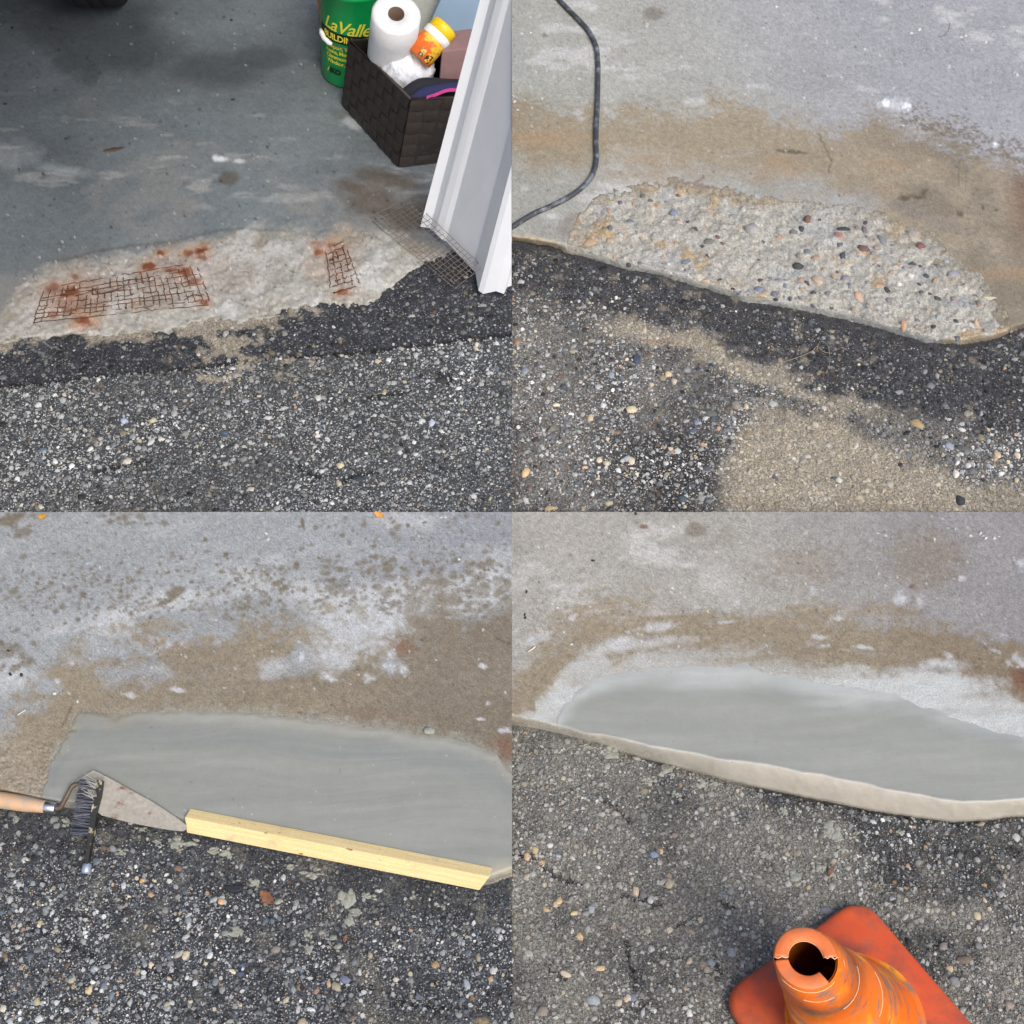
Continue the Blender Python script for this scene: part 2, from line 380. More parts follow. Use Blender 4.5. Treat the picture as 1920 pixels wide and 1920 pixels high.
# worn pale drags, mostly near the front
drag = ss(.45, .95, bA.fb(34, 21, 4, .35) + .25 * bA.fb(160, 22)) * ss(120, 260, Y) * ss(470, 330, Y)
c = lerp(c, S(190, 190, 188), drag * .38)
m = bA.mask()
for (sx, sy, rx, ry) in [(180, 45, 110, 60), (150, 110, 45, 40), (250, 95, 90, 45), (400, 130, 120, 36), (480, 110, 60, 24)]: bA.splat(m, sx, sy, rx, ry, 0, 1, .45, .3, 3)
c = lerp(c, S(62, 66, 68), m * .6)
m = bA.mask()
for (sx, sy, rx, ry) in [(700, 375, 52, 34), (760, 405, 60, 34), (670, 352, 34, 14), (800, 395, 40, 26), (730, 335, 60, 18)]: bA.splat(m, sx, sy, rx, ry, .2, 1, .55, .35, 5)
c = lerp(c, S(84, 72, 58), m * .72)
m = bA.mask(); bA.splat(m, 428, 335, 19, 13, 0, 1, .25, .1); bA.splat(m, 640, 215, 30, 8, .3, .5, .5)
c = lerp(c, S(92, 88, 80), m * .75)
m = bA.mask(); bA.splat(m, 415, 299, 15, 6, .2, 1, .5, .5); bA.splat(m, 447, 302, 10, 4, .1, .7, .6, .5); bA.splat(m, 655, 232, 16, 7, .1, .35, .9, .9); bA.splat(m, 20, 300, 45, 26, .1, .22, .9, .9); bA.splat(m, 120, 320, 60, 10, .1, .3, .7, .6)
c = lerp(c, S(226, 232, 238), m * .9)
c = specks(bA, c, 130, (1.2, 3.2), (36, 40, 44), (0, 960, 0, 430), .8, 4)
c = specks(bA, c, 110, (.8, 1.8), (196, 222, 226), (0, 960, 20, 430), .8, 5)
# the old repair: pale sandy mortar, feathered at the top
sdp = np.minimum(Y - upA, lowA + 30 - Y)
pm = ss(-14, 20, sdp + 9 * bA.fb(14, 31, 3) + 8 * bA.fb(50, 38, 3)) * (1 - ss(790, 870, X) * .7)
pc = np.ones_like(c) * S(162, 162, 157); pc = pc * (1 + .12 * bA.fb(70, 33, 4) + .16 * bA.fb(10, 34, 3))[..., None]
pc = lerp(pc, S(148, 142, 130), ss(.1, .9, bA.fb(90, 35, 4) + ss(60, 0, Y - upA) * .9 * ss(330, 500, X)) * .75)
pc = lerp(pc, S(196, 199, 200), ss(.3, .9, bA.fb(80, 36, 3) + ss(120, 40, np.hypot(X - 70, (Y - 540) * 1.2)) * .8 + ss(90, 20, np.hypot(X - 690, Y - 500)) * .6) * .6)
c = lerp(c, pc, pm)
m = bA.mask(); bA.stroke(m, [(100, 492), (170, 474), (250, 461), (330, 452), (400, 434), (460, 428), (500, 432)], 2.2, .8, 2)
bA.stroke(m, [(505, 430), (560, 436), (620, 432), (680, 440), (720, 452)], 1.8, .4, 3)
c = lerp(c, S(66, 64, 60), m * .5)
m = bA.mask(); m2 = bA.mask()
for (sx, sy, rx, ry, v) in [(132, 548, 24, 16, 1), (128, 560, 42, 30, .5), (156, 601, 18, 13, 1), (100, 540, 18, 10, .8), (142, 520, 10, 8, .7), (375, 470, 14, 10, 1), (355, 474, 12, 7, .8), (380, 482, 12, 6, .8), (302, 475, 10, 7, .9), (278, 500, 14, 9, 1), (345, 510, 16, 10, 1), (322, 507, 14, 6, .9), (362, 527, 14, 8, .8), (205, 545, 40, 5, .35), (383, 566, 9, 7, .8), (597, 473, 11, 7, 1), (596, 458, 14, 6, .5), (624, 462, 14, 10, .7), (634, 470, 14, 8, .6), (644, 548, 12, 7, .8), (625, 500, 30, 18, .3), (100, 590, 9, 7, .7), (240, 530, 150, 38, .14), (330, 500, 60, 26, .2), (640, 500, 26, 40, .22)]:
    bA.splat(m, sx, sy, rx * 1.5, ry * 1.5, -.1, v * .6, .6, .4, 9); bA.splat(m2, sx, sy, rx * .8, ry * .8, -.1, v, .4, .4, 10)
c = lerp(c, S(186, 128, 78), m * .8); c = lerp(c, S(112, 52, 24), m2 * .85)
c = specks(bA, c, 420, (.9, 2.6), (70, 66, 62), (20, 860, 440, 640), .75, 6)
c = specks(bA, c, 120, (1, 2.5), (232, 232, 228), (20, 760, 440, 600), .7, 7)
Z = -.012 * ss(0, 60, Y - lowA + 40) - .05 * ss(-4, 14, Y - lowA); R = .0010 * bA.fb(14, 41) + .004 * pm * bA.fb(30, 42) + .002 * pm * bA.fb(7, 43, 2)
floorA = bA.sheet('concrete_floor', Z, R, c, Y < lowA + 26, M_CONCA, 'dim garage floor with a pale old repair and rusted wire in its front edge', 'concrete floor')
ZA = np.full(X.shape, -.016)
strip = curve(X, [(-700, 740), (0, 725), (100, 715), (200, 702), (300, 696), (380, 690), (480, 676), (560, 666), (640, 665), (760, 650), (850, 640), (960, 626)]) + bA.fb(30, 51) * 6
c = np.ones(X.shape + (3,)) * S(62, 65, 73); c = c * (1 + .25 * bA.fb(18, 52, 4))[..., None]
old = ss(-3, 5, Y - strip)
c = lerp(c, S(82, 86, 90), old); c = lerp(c, S(104, 104, 104), old * ss(.0, 1.0, bA.fb(120, 53, 4)) * .5)
dust = ss(.05, .55, bA.fb(26, 54, 4) + ss(120, 10, np.hypot((X - 400) * .75, Y - 655)) * 1.0 + ss(36, 0, Y - lowA) * ss(700, 560, X) * 1.0 + ss(60, 10, np.hypot((X - 520) * .5, Y - 690)) * .7 - .75)
c = lerp(c, S(176, 168, 152), dust * .8)
m = bA.mask(); bA.stroke(m, np.c_[np.arange(-20, 980, 12), curve(np.arange(-20, 980, 12), [(0, 725), (100, 716), (200, 703), (300, 696), (480, 676), (560, 666), (640, 665), (760, 650), (960, 627)])], 2.4, .9, 4)
for pts in [[(180, 885), (235, 872), (290, 862)], [(690, 742), (740, 738), (770, 735)], [(820, 700), (850, 712), (835, 722)], [(640, 900), (700, 885)], [(560, 880), (600, 895)]]: bA.stroke(m, pts, 3.0, .8, 4)
c = lerp(c, S(22, 23, 25), m * .85)
RA = .0035 * bA.fb(22, 55, 4) + .0016 * RNG.normal(0, 1, X.shape) * (.6 + .4 * old) - .006 * m
aspA = bA.sheet('asphalt', ZA, RA, c, Y > lowA - 18, M_ASPH, 'grey pebbled asphalt with a dark newer strip along the old wire-mesh repair', 'asphalt')
dens = np.clip(.6 + .4 * old, 0, 1) * (Y > lowA + 4); dens = np.where(m > .4, .1, dens)
stones(bA, aspA, (-220, 960, 470, 985), ZA, RA, dens, (dust, S(176, 168, 152)), .88, 14000, 60000, 2.8, [9, 10, 8, 6, 1.6, 1.2, .2, .6, 4, .2], 285, 11, newer=1 - old,
       extra=[(302, 824, 9, 7, .3, (214, 210, 196)), (286, 828, 11, 5, -.9, (196, 196, 194)), (239, 864, 9, 7, .6, (204, 202, 190)), (232, 790, 7, 8, 0, (178, 194, 222)), (347, 812, 8, 6, 0, (140, 146, 140)), (420, 812, 7, 6, 0, (72, 96, 124)), (460, 752, 8, 6, 0, (164, 168, 176)), (596, 747, 7, 8, 0, (206, 204, 196)), (760, 820, 9, 6, 0, (210, 210, 206)), (810, 794, 6, 9, 0, (196, 204, 226)), (918, 700, 7, 5, 0, (190, 196, 204)), (828, 714, 15, 9, 0, (40, 42, 46)), (670, 898, 13, 10, 0, (44, 52, 66)), (80, 845, 9, 6, 0, (104, 120, 140)), (888, 930, 7, 6, 0, (204, 202, 198)), (640, 667, 6, 5, 0, (200, 196, 186)), (470, 918, 9, 6, 0, (196, 190, 172)), (77, 951, 9, 6, .4, (206, 196, 178))])

# ================================================================== bay B (broken edge with bare pebbles)
bB = Bay(960, 1920, 0, 960, 0, 700, 700, 40); X, Y = bB.X, bB.Y
ZB0 = -.042
lowBp = [(960, 456), (1000, 462), (1040, 471), (1100, 492), (1160, 507), (1240, 527), (1320, 550), (1400, 578), (1440, 582), (1500, 591), (1560, 603), (1620, 618), (1680, 634), (1740, 649), (1800, 652), (1860, 642), (1920, 619), (2100, 600), (2620, 590)]
lowB = curve(X, lowBp) + bB.fb(40, 61) * 4 + bB.fb(9, 62) * 2.5
topB = curve(X, [(960, 440), (1040, 452), (1100, 462), (1160, 480), (1240, 498), (1320, 520), (1400, 545), (1500, 560), (1600, 580), (1680, 605), (1740, 622), (1800, 630), (1860, 622), (1920, 604), (2620, 575)])
upBp = [(960, 700), (1050, 520), (1066, 440), (1090, 392), (1130, 362), (1200, 351), (1262, 340), (1330, 353), (1400, 368), (1440, 368), (1520, 380), (1600, 386), (1660, 402), (1700, 424), (1750, 442), (1800, 482), (1850, 532), (1885, 585), (1912, 640), (2620, 800)]
upB = curve(X, upBp) + bB.fb(36, 63) * 10 + bB.fb(12, 64) * 6
c = np.ones(X.shape + (3,)) * S(164, 166, 161)
c = lerp(c, S(158, 160, 165), ss(1250, 1750, X + (250 - Y) * .6))
c = c * (1 + .07 * bB.fb(240, 65) + .06 * bB.fb(50, 66, 4, .7) + .05 * bB.fb(9, 67, 3))[..., None]
c = lerp(c, S(196, 197, 198), ss(.45, 1.1, bB.fb(50, 68, 4, .6) + .5 * bB.fb(200, 69) + ss(160, 60, np.abs(Y - 110)) * .35 * ss(1560, 1300, X)) * .7)
wu = curve(X, [(960, 178), (1040, 196), (1100, 202), (1180, 204), (1240, 208), (1300, 195), (1400, 190), (1440, 208), (1500, 228), (1560, 236), (1600, 224), (1630, 214), (1690, 226), (1740, 246), (1800, 258), (1860, 287), (1920, 305), (2620, 400)])
wl = curve(X, [(960, 300), (1100, 318), (1200, 312), (1300, 318), (1400, 322), (1440, 338), (1520, 350), (1580, 372), (1640, 400), (1700, 470), (1800, 700), (2620, 1200)])
spk = bB.fb(9, 70, 3); wet = ss(-.6, .9, (Y - wu) / 38 + .7 * spk + .7 * bB.fb(46, 71)) * ss(44, -44, Y - wl + 26 * bB.fb(60, 72))
wc = np.ones_like(c) * S(150, 138, 116); wc = wc * (1 + .10 * bB.fb(120, 73, 4, .45) + .09 * spk)[..., None]
wc = lerp(wc, S(122, 112, 92), ss(1450, 1800, X) * ss(.2, .7, bB.fb(100, 74) * .6 + .5) * .8)
wc = lerp(wc, S(168, 138, 104), ss(.35, 1, bB.fb(90, 75, 3, .35) + ss(60, 0, np.abs(Y - 275)) * .4 * ss(1640, 1340, X)) * .6)
wc = lerp(wc, S(112, 78, 52), ss(70, 0, np.hypot((X - 1925) * 1.2, (Y - 375) * .5)) * .8)
c = lerp(c, wc, wet * .86)
drops = bB.mask(); r_ = np.random.default_rng(5)
for _ in range(330):
    x = r_.uniform(1690, 1930); y = np.interp(x, [1690, 1920], [222, 300]) - abs(r_.normal(0, 24)) + 8
    bB.splat(drops, x, y, r_.uniform(1.4, 4), r_.uniform(1.2, 2.6), r_.uniform(-.4, .4), .9, .4, .3)
c = lerp(c, S(112, 104, 90), drops * .85)
m = bB.mask(); bB.splat(m, 1226, 26, 21, 12, .05, 1, .3, .12); bB.splat(m, 1021, 66, 5, 4, 0, 1, .4); c = lerp(c, S(128, 123, 114), m * .8)
m = bB.mask()
for q in [(1661, 193, 10, 8), (1699, 199, 7, 7), (1866, 271, 5, 4), (1680, 196, 22, 10)]: bB.splat(m, q[0], q[1], q[2], q[3], 0, .95 if q[2] < 15 else .4, .6, .7)
c = lerp(c, S(238, 243, 250), m)
m = bB.mask(); bB.splat(m, 1708, 395, 42, 15, .25, .9, .35, .3); bB.splat(m, 1760, 418, 55, 12, .3, .7, .4, .3); bB.splat(m, 1075, 425, 30, 26, -.5, .8, .3, .3); c = lerp(c, S(132, 125, 118), m * .75)
m = bB.mask()
for q in [(1735, 362, 9, 8), (1718, 370, 12, 4), (1800, 402, 6, 4), (1844, 388, 3, 4), (1867, 395, 3, 2), (1700, 372, 14, 3), (1480, 284, 26, 3)]: bB.splat(m, q[0], q[1], q[2], q[3], .1, .9, .6, .8)
c = lerp(c, S(66, 56, 44), m * .7)
m = bB.mask(); bB.stroke(m, [(1262, 352), (1280, 345), (1305, 342), (1322, 332)], 2.6, .8, 2); bB.stroke(m, [(1310, 346), (1345, 356), (1380, 364), (1402, 372)], 3.6, .8, 2.5); c = lerp(c, S(120, 84, 62), m * .75)
m = bB.mask(); bB.stroke(m, [(1535, 250), (1545, 275), (1560, 300), (1552, 325)], 1.5, .7, 2); bB.stroke(m, [(1508, 422), (1512, 412), (1525, 408)], 1.2, .6, 1); bB.stroke(m, [(1800, 300), (1796, 350)], 1.2, .5, 1); bB.stroke(m, [(1812, 310), (1810, 360)], 1.2, .4, 1); c = lerp(c, S(70, 60, 48), m * .7)
c = specks(bB, c, 260, (.9, 2.3), (78, 70, 60), (960, 1920, 0, 560), .7, 14)
c = specks(bB, c, 110, (.9, 2.4), (226, 228, 230), (960, 1920, 0, 300), .75, 15)
# cream worn nose of the slab at the left
nose = ss(-26, -6, Y - lowB) * ss(1150, 1040, X)
c = lerp(c, S(202, 182, 146), nose * .8)
Z = ZB0 * 1.35 * ss(0, 1, (Y - topB) / np.maximum(lowB - topB, 6)) - .05 * ss(0, 14, Y - lowB)
sinkB = np.minimum(Y - upB, lowB + 8 - Y)
sink = ss(-2, 14, sinkB)
Rb = .001 * bB.fb(12, 76) - .012 * sink
floorB = bB.sheet('concrete_floor', Z, Rb, c, (Y < lowB + 20) & (sinkB < 40), M_CONC, 'tan water-stained garage floor above a broken edge of bare pebbles', 'concrete floor', .09)
# the broken patch itself
c = np.ones(X.shape + (3,)) * S(204, 202, 193); c = c * (1 + .10 * bB.fb(60, 81, 4) + .16 * bB.fb(11, 82, 4))[..., None]
c = lerp(c, S(198, 201, 203), ss(.1, .8, bB.fb(70, 83, 4)) * .7); c = lerp(c, S(206, 180, 138), ss(.4, .9, bB.fb(50, 84, 4) + ss(24, 4, Y - upB) * .6 + ss(60, 10, np.hypot((X - 1330) * .6, Y - 350)) * .6 + ss(150, 30, np.hypot(X - 1090, Y - 465)) * .6 + ss(90, 20, np.hypot(X - 1910, Y - 620)) * .7) * .75)
c = lerp(c, S(150, 112, 84), ss(10, 1, Y - upB) * ss(.0, .7, bB.fb(26, 85)) * .7)
ce = np.maximum(ss(26, 0, Y - upB + 10 * bB.fb(30, 89)), ss(1150, 1060, X + 24 * bB.fb(30, 90)) * .9); c = lerp(c, S(168, 162, 148), ce * .8)
c = lerp(c, S(104, 98, 90), ss(.75, 1.2, bB.fb(9, 86, 3)) * .5)
c = lerp(c, S(120, 112, 96), ss(26, 4, lowB - Y) * ss(1180, 1260, X) * ss(1760, 1600, X) * .45)
c = specks(bB, c, 900, (.8, 2.2), (92, 84, 76), (1070, 1915, 350, 645), .75, 71); c = specks(bB, c, 260, (.8, 2.4), (226, 224, 218), (1070, 1915, 350, 645), .7, 72); c = specks(bB, c, 120, (1.5, 4), (204, 160, 112), (1070, 1915, 350, 645), .6, 73)  # dark specks stand for small pits, their shade put into the colour
hump = bB.fb(34, 87, 4); rough = bB.fb(9, 88, 4)
Z = ZB0 * 1.4 * ss(0, 1, (Y - topB) / np.maximum(lowB - topB, 6)) - .05 * ss(2, 14, Y - lowB)
edge_in = ss(0, 26, Y - upB)
Rp = .0015 + .006 * ss(9, 2, np.abs(Y - upB - 4)) * 0 - .010 * edge_in + .008 * hump * edge_in + .0055 * rough - .03 * ss(0, -8, Y - upB)
patchB = bB.sheet('broken_concrete', Z, Rp, c, (Y > upB - 10) & (Y < lowB + 20), M_ROUGH, 'rough broken concrete edge full of coloured pebbles beside dark asphalt', 'broken concrete')
r_ = np.random.default_rng(12); big_list = [
    (1496, 496, 10, 13, -.5, (62, 68, 72)), (1583, 427, 14, 6, .25, (62, 68, 74)), (1514, 413, 8, 10, 0, (134, 84, 56)), (1489, 434, 8, 6, 0, (112, 118, 126)), (1503, 426, 6, 8, 0, (70, 72, 78)), (1573, 440, 11, 6, .7, (196, 116, 96)), (1608, 426, 7, 8, 0, (150, 122, 110)), (1622, 427, 5, 6, 0, (120, 104, 110)), (1656, 448, 8, 12, -.4, (128, 138, 146)), (1618, 463, 12, 12, .4, (124, 82, 80)), (1645, 461, 8, 6, .3, (166, 148, 130)), (1575, 456, 7, 5, 0, (104, 112, 126)), (1581, 477, 6, 11, .3, (74, 82, 90)), (1530, 480, 10, 7, 0, (190, 152, 104)), (1604, 497, 9, 7, 0, (160, 164, 160)), (1586, 518, 9, 7, 0, (146, 138, 146)), (1592, 534, 4, 9, .3, (96, 104, 140)), (1533, 524, 12, 9, .5, (206, 172, 132)), (1628, 527, 6, 6, 0, (126, 148, 170)), (1665, 542, 5, 8, -.5, (70, 68, 66)), (1687, 528, 7, 7, 0, (224, 222, 218)), (1611, 552, 9, 11, 0, (222, 168, 120)), (1648, 534, 8, 6, 0, (206, 156, 104)), (1669, 559, 8, 7, 0, (138, 130, 142)), (1727, 459, 10, 8, 0, (142, 74, 84)), (1712, 438, 14, 7, .2, (166, 150, 146)), (1711, 492, 9, 5, -.2, (80, 82, 82)), (1698, 500, 7, 7, 0, (146, 150, 170)), (1726, 495, 4, 4, 0, (120, 60, 66)), (1790, 513, 14, 9, .1, (150, 150, 160)), (1753, 526, 5, 8, .4, (188, 142, 92)), (1709, 514, 7, 6, 0, (226, 214, 198)), (1729, 544, 5, 4, 0, (90, 96, 110)), (1760, 557, 8, 4, .6, (84, 86, 90)), (1785, 568, 9, 6, 0, (150, 158, 170)), (1790, 556, 6, 5, 0, (170, 142, 126)), (1835, 570, 5, 8, .3, (150, 124, 98)), (1857, 557, 14, 5, .3, (226, 206, 158)), (1843, 541, 4, 8, -.5, (96, 92, 90)), (1694, 607, 7, 10, .0, (220, 158, 88)), (1833, 607, 6, 12, -.3, (216, 164, 116)), (1452, 548, 8, 9, 0, (112, 122, 136)), (1455, 557, 6, 4, 0, (60, 52, 54)), (1470, 552, 4, 5, 0, (120, 124, 140)), (1483, 556, 4, 7, 0, (96, 98, 114)), (1527, 546, 5, 5, 0, (74, 82, 90)), (1554, 547, 7, 5, 0, (120, 124, 126)), (1473, 534, 4, 6, 0, (120, 140, 160)), (1515, 527, 4, 8, -.5, (92, 84, 82)), (1514, 468, 7, 5, 0, (110, 116, 140)), (1263, 397, 8, 7, 0, (116, 138, 168)), (1182, 412, 7, 5, 0, (100, 116, 140)), (1143, 428, 5, 7, 0, (104, 106, 114)), (1188, 379, 4, 5, 0, (196, 138, 96)), (1268, 451, 6, 5, 0, (200, 134, 86)), (1248, 447, 5, 4, 0, (194, 146, 104)), (1286, 489, 11, 6, -.4, (104, 124, 148)), (1311, 485, 8, 5, 0, (140, 160, 180)), (1188, 484, 3, 5, 0, (80, 44, 40)), (1424, 540, 10, 8, 0, (122, 136, 174)), (1427, 522, 6, 5, 0, (96, 66, 60)), (1227, 523, 8, 5, 0, (118, 64, 66)), (1318, 459, 5, 4, 0, (72, 74, 80)), (1145, 449, 10, 7, 0, (204, 170, 116)), (1107, 452, 14, 9, 0, (198, 160, 106)), (1376, 400, 7, 5, 0, (140, 144, 150)), (1249, 374, 5, 5, 0, (130, 134, 140)), (1328, 450, 12, 6, .2, (120, 118, 112)), (1410, 428, 16, 12, 0, (168, 166, 164)), (1338, 518, 6, 5, 0, (150, 164, 180))]
for _ in range(300):
    x = r_.uniform(1130, 1890); y = r_.uniform(360, 640)
    if not (np.interp(x, *np.array(upBp).T) + 12 < y < np.interp(x, *np.array(lowBp).T) - 14): continue
    if any(abs(x - q[0]) < q[2] + 5 and abs(y - q[1]) < q[3] + 5 for q in big_list): continue
    cc = [(120, 124, 130), (96, 104, 118), (74, 76, 80), (204, 200, 192), (186, 160, 120), (196, 146, 102), (150, 140, 132), (168, 170, 172), (128, 92, 84), (160, 168, 178)][r_.integers(10)]
    big_list.append((x, y, r_.uniform(3.0, 7), r_.uniform(2.6, 5.5), r_.uniform(-1, 1), cc))
for k, (x, y, a, b, an, rgb) in enumerate(big_list):
    zz = sample(bB, Z, np.array([x]), np.array([y]))[0]; q = P(x, y, zz); q[2] += sample(bB, Rp, np.array([x]), np.array([y]))[0]; mm = np.linalg.norm(q - np.array([0, 0, HC])) / FPX
    o = link('pebble', BIG[k % len(BIG)], patchB); o.location = q; o.rotation_euler = (r_.normal(0, .15) + .15, r_.normal(0, .15), -an)
    o.scale = (a * mm * .92, b * mm * 1.25, min(a, b) * mm * .9); g_ = float(np.mean(S(*rgb))); o.color = tuple((np.array(S(*rgb)) * .58 + .42 * g_) * .88 + .015) + (1,)
# asphalt
ZB = np.full(X.shape, ZB0)
strip = curve(X, [(960, 545), (1000, 550), (1080, 580), (1180, 605), (1280, 625), (1340, 645), (1400, 680), (1480, 706), (1560, 745), (1640, 765), (1720, 776), (1800, 790), (1870, 812), (1920, 806), (2620, 830)]) + bB.fb(40, 91) * 14 + bB.fb(12, 92) * 5
old = ss(-26, 26, Y - strip + 16 * bB.fb(16, 102))
c = np.ones(X.shape + (3,)) * S(74, 75, 79); c = c * (1 + .3 * bB.fb(16, 93, 4))[..., None]
c = lerp(c, S(116, 114, 110), old * (.55 + .35 * bB.fb(70, 94)).clip(0, 1))
tan = ss(-.75, .75, np.minimum((X - 1330) / 110, np.minimum((Y - curve(X, [(1330, 960), (1350, 850), (1420, 786), (1500, 758), (1560, 785), (1640, 828), (1740, 868), (1800, 905), (1920, 930)])) / 40, 1)) + .5 * bB.fb(60, 95, 4) + .35 * bB.fb(14, 96))
band = ss(30, 4, np.abs(Y - strip - 14) + 8 * bB.fb(40, 97)) * ss(1760, 1500, X) * ss(1080, 1200, X)
dk = ss(1.35, .35, np.hypot((X - 1245) / 100, (Y - 880) / 105) + .3 * bB.fb(50, 98, 4))
dust = np.clip(np.maximum(tan * .95, band * .9) - dk * .8, 0, 1); film = np.clip(.5 * old * ss(-.6, .8, bB.fb(90, 99, 4)) * (1 - dk), 0, 1)
dust = np.maximum(dust, ss(.35, 1.0, bB.fb(30, 100, 4)) * .6 * (1 - old))
c = lerp(c, S(156, 153, 146), film); c = lerp(c, S(182, 172, 152), dust * .85); c = lerp(c, S(50, 50, 52), dk * .75)
RB = .0035 * bB.fb(22, 101, 4) + .0018 * RNG.normal(0, 1, X.shape) * (1 - .5 * dust)
aspB = bB.sheet('asphalt', ZB, RB, c, Y > topB - 10, M_ASPH, 'tan dusty asphalt full of small stones below the broken pebbly edge', 'asphalt')
dens = np.clip(.6 + .4 * old - .3 * tan, 0, 1) * (Y > lowB + 4)
stones(bB, aspB, (960, 2140, 470, 985), ZB, RB, dens, (dust, S(186, 176, 156)), 1.0, 12500, 58000, 2.9, [8, 8, 8, 6, 2.2, 3, 1.0, 1.4, 4, .6], 285, 12, newer=1 - old,
       extra=[(1108, 784, 8, 10, 0, (222, 204, 172)), (1123, 790, 8, 9, 0, (92, 94, 94)), (1184, 769, 11, 8, -.4, (220, 206, 174)), (1165, 768, 12, 4, -.5, (176, 174, 164)), (1379, 761, 10, 9, 0, (142, 138, 128)), (1146, 704, 8, 10, 0, (150, 160, 170)), (984, 697, 8, 9, 0, (140, 150, 160)), (1300, 808, 9, 8, 0, (92, 98, 122)), (1306, 791, 7, 6, 0, (128, 136, 164)), (1032, 953, 14, 7, .2, (210, 184, 140)), (985, 888, 8, 10, .3, (226, 196, 150)), (1280, 936, 10, 9, 0, (72, 88, 96)), (1138, 870, 9, 8, 0, (224, 206, 170)), (1184, 864, 7, 10, 0, (226, 214, 194)), (1257, 842, 7, 6, 0, (214, 202, 178)), (1252, 704, 7, 8, 0, (216, 196, 160)), (1264, 716, 7, 8, 0, (206, 194, 176)), (1193, 676, 8, 9, 0, (66, 78, 102)), (1800, 940, 9, 13, -.2, (52, 56, 62)), (1567, 898, 11, 6, .2, (90, 96, 106)), (1453, 897, 6, 10, -.3, (100, 102, 108)), (1718, 796, 13, 9, .6, (176, 154, 112)), (1779, 838, 8, 11, -.5, (162, 170, 182)), (1808, 842, 15, 8, .3, (92, 94, 94)), (1870, 853, 7, 7, 0, (206, 190, 156)), (1575, 738, 16, 6, .5, (50, 54, 58)), (1688, 871, 5, 4, 0, (44, 46, 50)), (1792, 890, 6, 9, 0, (226, 222, 212)), (1448, 758, 9, 9, 0, (176, 184, 176)), (1325, 880, 8, 7, 0, (86, 92, 98)), (1235, 774, 8, 7, 0, (112, 114, 104)), (1332, 775, 12, 9, 0, (106, 106, 104)), (1035, 805, 9, 9, .5, (124, 126, 112)), (1100, 615, 6, 4, -.3, (214, 162, 100))])

# ================================================================== bay C (fresh patch with tools)
bC = Bay(0, 960, 960, 1920, 700, 0, 0, 500); X, Y = bC.X, bC.Y
ZC0 = -.045
topCp = [(-700, 1440), (0, 1476), (60, 1490), (110, 1500), (160, 1504), (250, 1512), (350, 1532), (500, 1562), (700, 1600), (915, 1642), (960, 1625)]
lowCp = [(-700, 1460), (0, 1492), (60, 1508), (110, 1520), (160, 1526), (250, 1540), (350, 1562), (500, 1590), (700, 1628), (900, 1668), (930, 1662), (960, 1652)]
topC = curve(X, topCp); lowC = curve(X, lowCp) + bC.fb(30, 111) * 3
wu = curve(X, [(-700, 1420), (0, 1345), (40, 1295), (90, 1262), (130, 1232), (200, 1208), (300, 1200), (400, 1194), (470, 1166), (520, 1172), (580, 1180), (640, 1184), (720, 1176), (780, 1160), (850, 1140), (960, 1120)])
c = np.ones(X.shape + (3,)) * S(156, 161, 165)
c = lerp(c, S(146, 149, 155), ss(420, 900, X) * ss(1300, 1000, Y) * .8)
c = c * (1 + .06 * bC.fb(220, 112) + .06 * bC.fb(60, 113, 4, .5) + .04 * bC.fb(9, 114, 3))[..., None]
c = lerp(c, S(196, 200, 203), ss(.2, .9, bC.fb(110, 115, 4, .5) + ss(90, 20, np.abs(Y - wu + 40)) * .6) * .7)
spk = bC.fb(10, 116, 3); mid = bC.fb(48, 117, 4, .7)
wet = ss(-.7, .8, (Y - wu) / 62 + .5 * spk + .95 * mid)
m = bC.mask()
for q in [(275, 1250, 30, 28), (245, 1262, 40, 20), (620, 1238, 48, 26), (545, 1250, 50, 16), (735, 1248, 22, 16), (60, 1320, 30, 14), (90, 1290, 22, 14), (300, 1270, 34, 12)]: bC.splat(m, q[0], q[1], q[2], q[3], -.2, .9, .7, .8, 3)
wet = np.clip(wet - m * .85, 0, 1)
wc = np.ones_like(c) * S(138, 127, 106); wc = wc * (1 + .12 * bC.fb(110, 118, 4, .4) + .10 * spk)[..., None]
wc = lerp(wc, S(118, 107, 90), ss(560, 860, X + 90 * bC.fb(80, 119)) * .75)
wc = lerp(wc, S(122, 84, 56), (ss(36, 4, np.hypot(X - 755, (Y - 1215) * 1.6)) + ss(40, 5, np.hypot(X - 945, Y - 1400)) + ss(60, 5, np.hypot((X - 680) * .5, (Y - 1352) * 1.6)) * .5).clip(0, 1) * .7)
wc = lerp(wc, S(168, 158, 142), ss(120, 20, X + (1420 - Y) * .6) * .6)
c = lerp(c, wc, wet * .88)
drops = bC.mask(); r_ = np.random.default_rng(9)
def dropfield(n, x0, x1, y0, y1, size, ang):
    for _ in range(n):
        s_ = abs(r_.normal(0, size * .55)) + 1.1
        bC.splat(drops, r_.uniform(x0, x1), r_.uniform(y0, y1), s_ * r_.uniform(1, 1.9), s_, ang + r_.normal(0, .3), r_.uniform(.55, 1), .55, .5)
dropfield(330, 0, 560, 1030, 1180, 2.6, -.3); dropfield(120, 560, 960, 965, 1060, 3, -.2); dropfield(300, 600, 960, 1050, 1150, 4.2, -.3); dropfield(260, 760, 960, 1090, 1190, 6.5, -.2); dropfield(200, 420, 760, 1060, 1160, 3.4, -.4); dropfield(120, 0, 300, 1070, 1150, 3.0, -.3)
dropfield(26, 0, 62, 962, 1005, 5.5, -.2); dropfield(30, 180, 310, 960, 985, 4, .1); dropfield(40, 0, 70, 1180, 1260, 6, -.3); dropfield(40, 240, 500, 1090, 1160, 4.5, -.4)
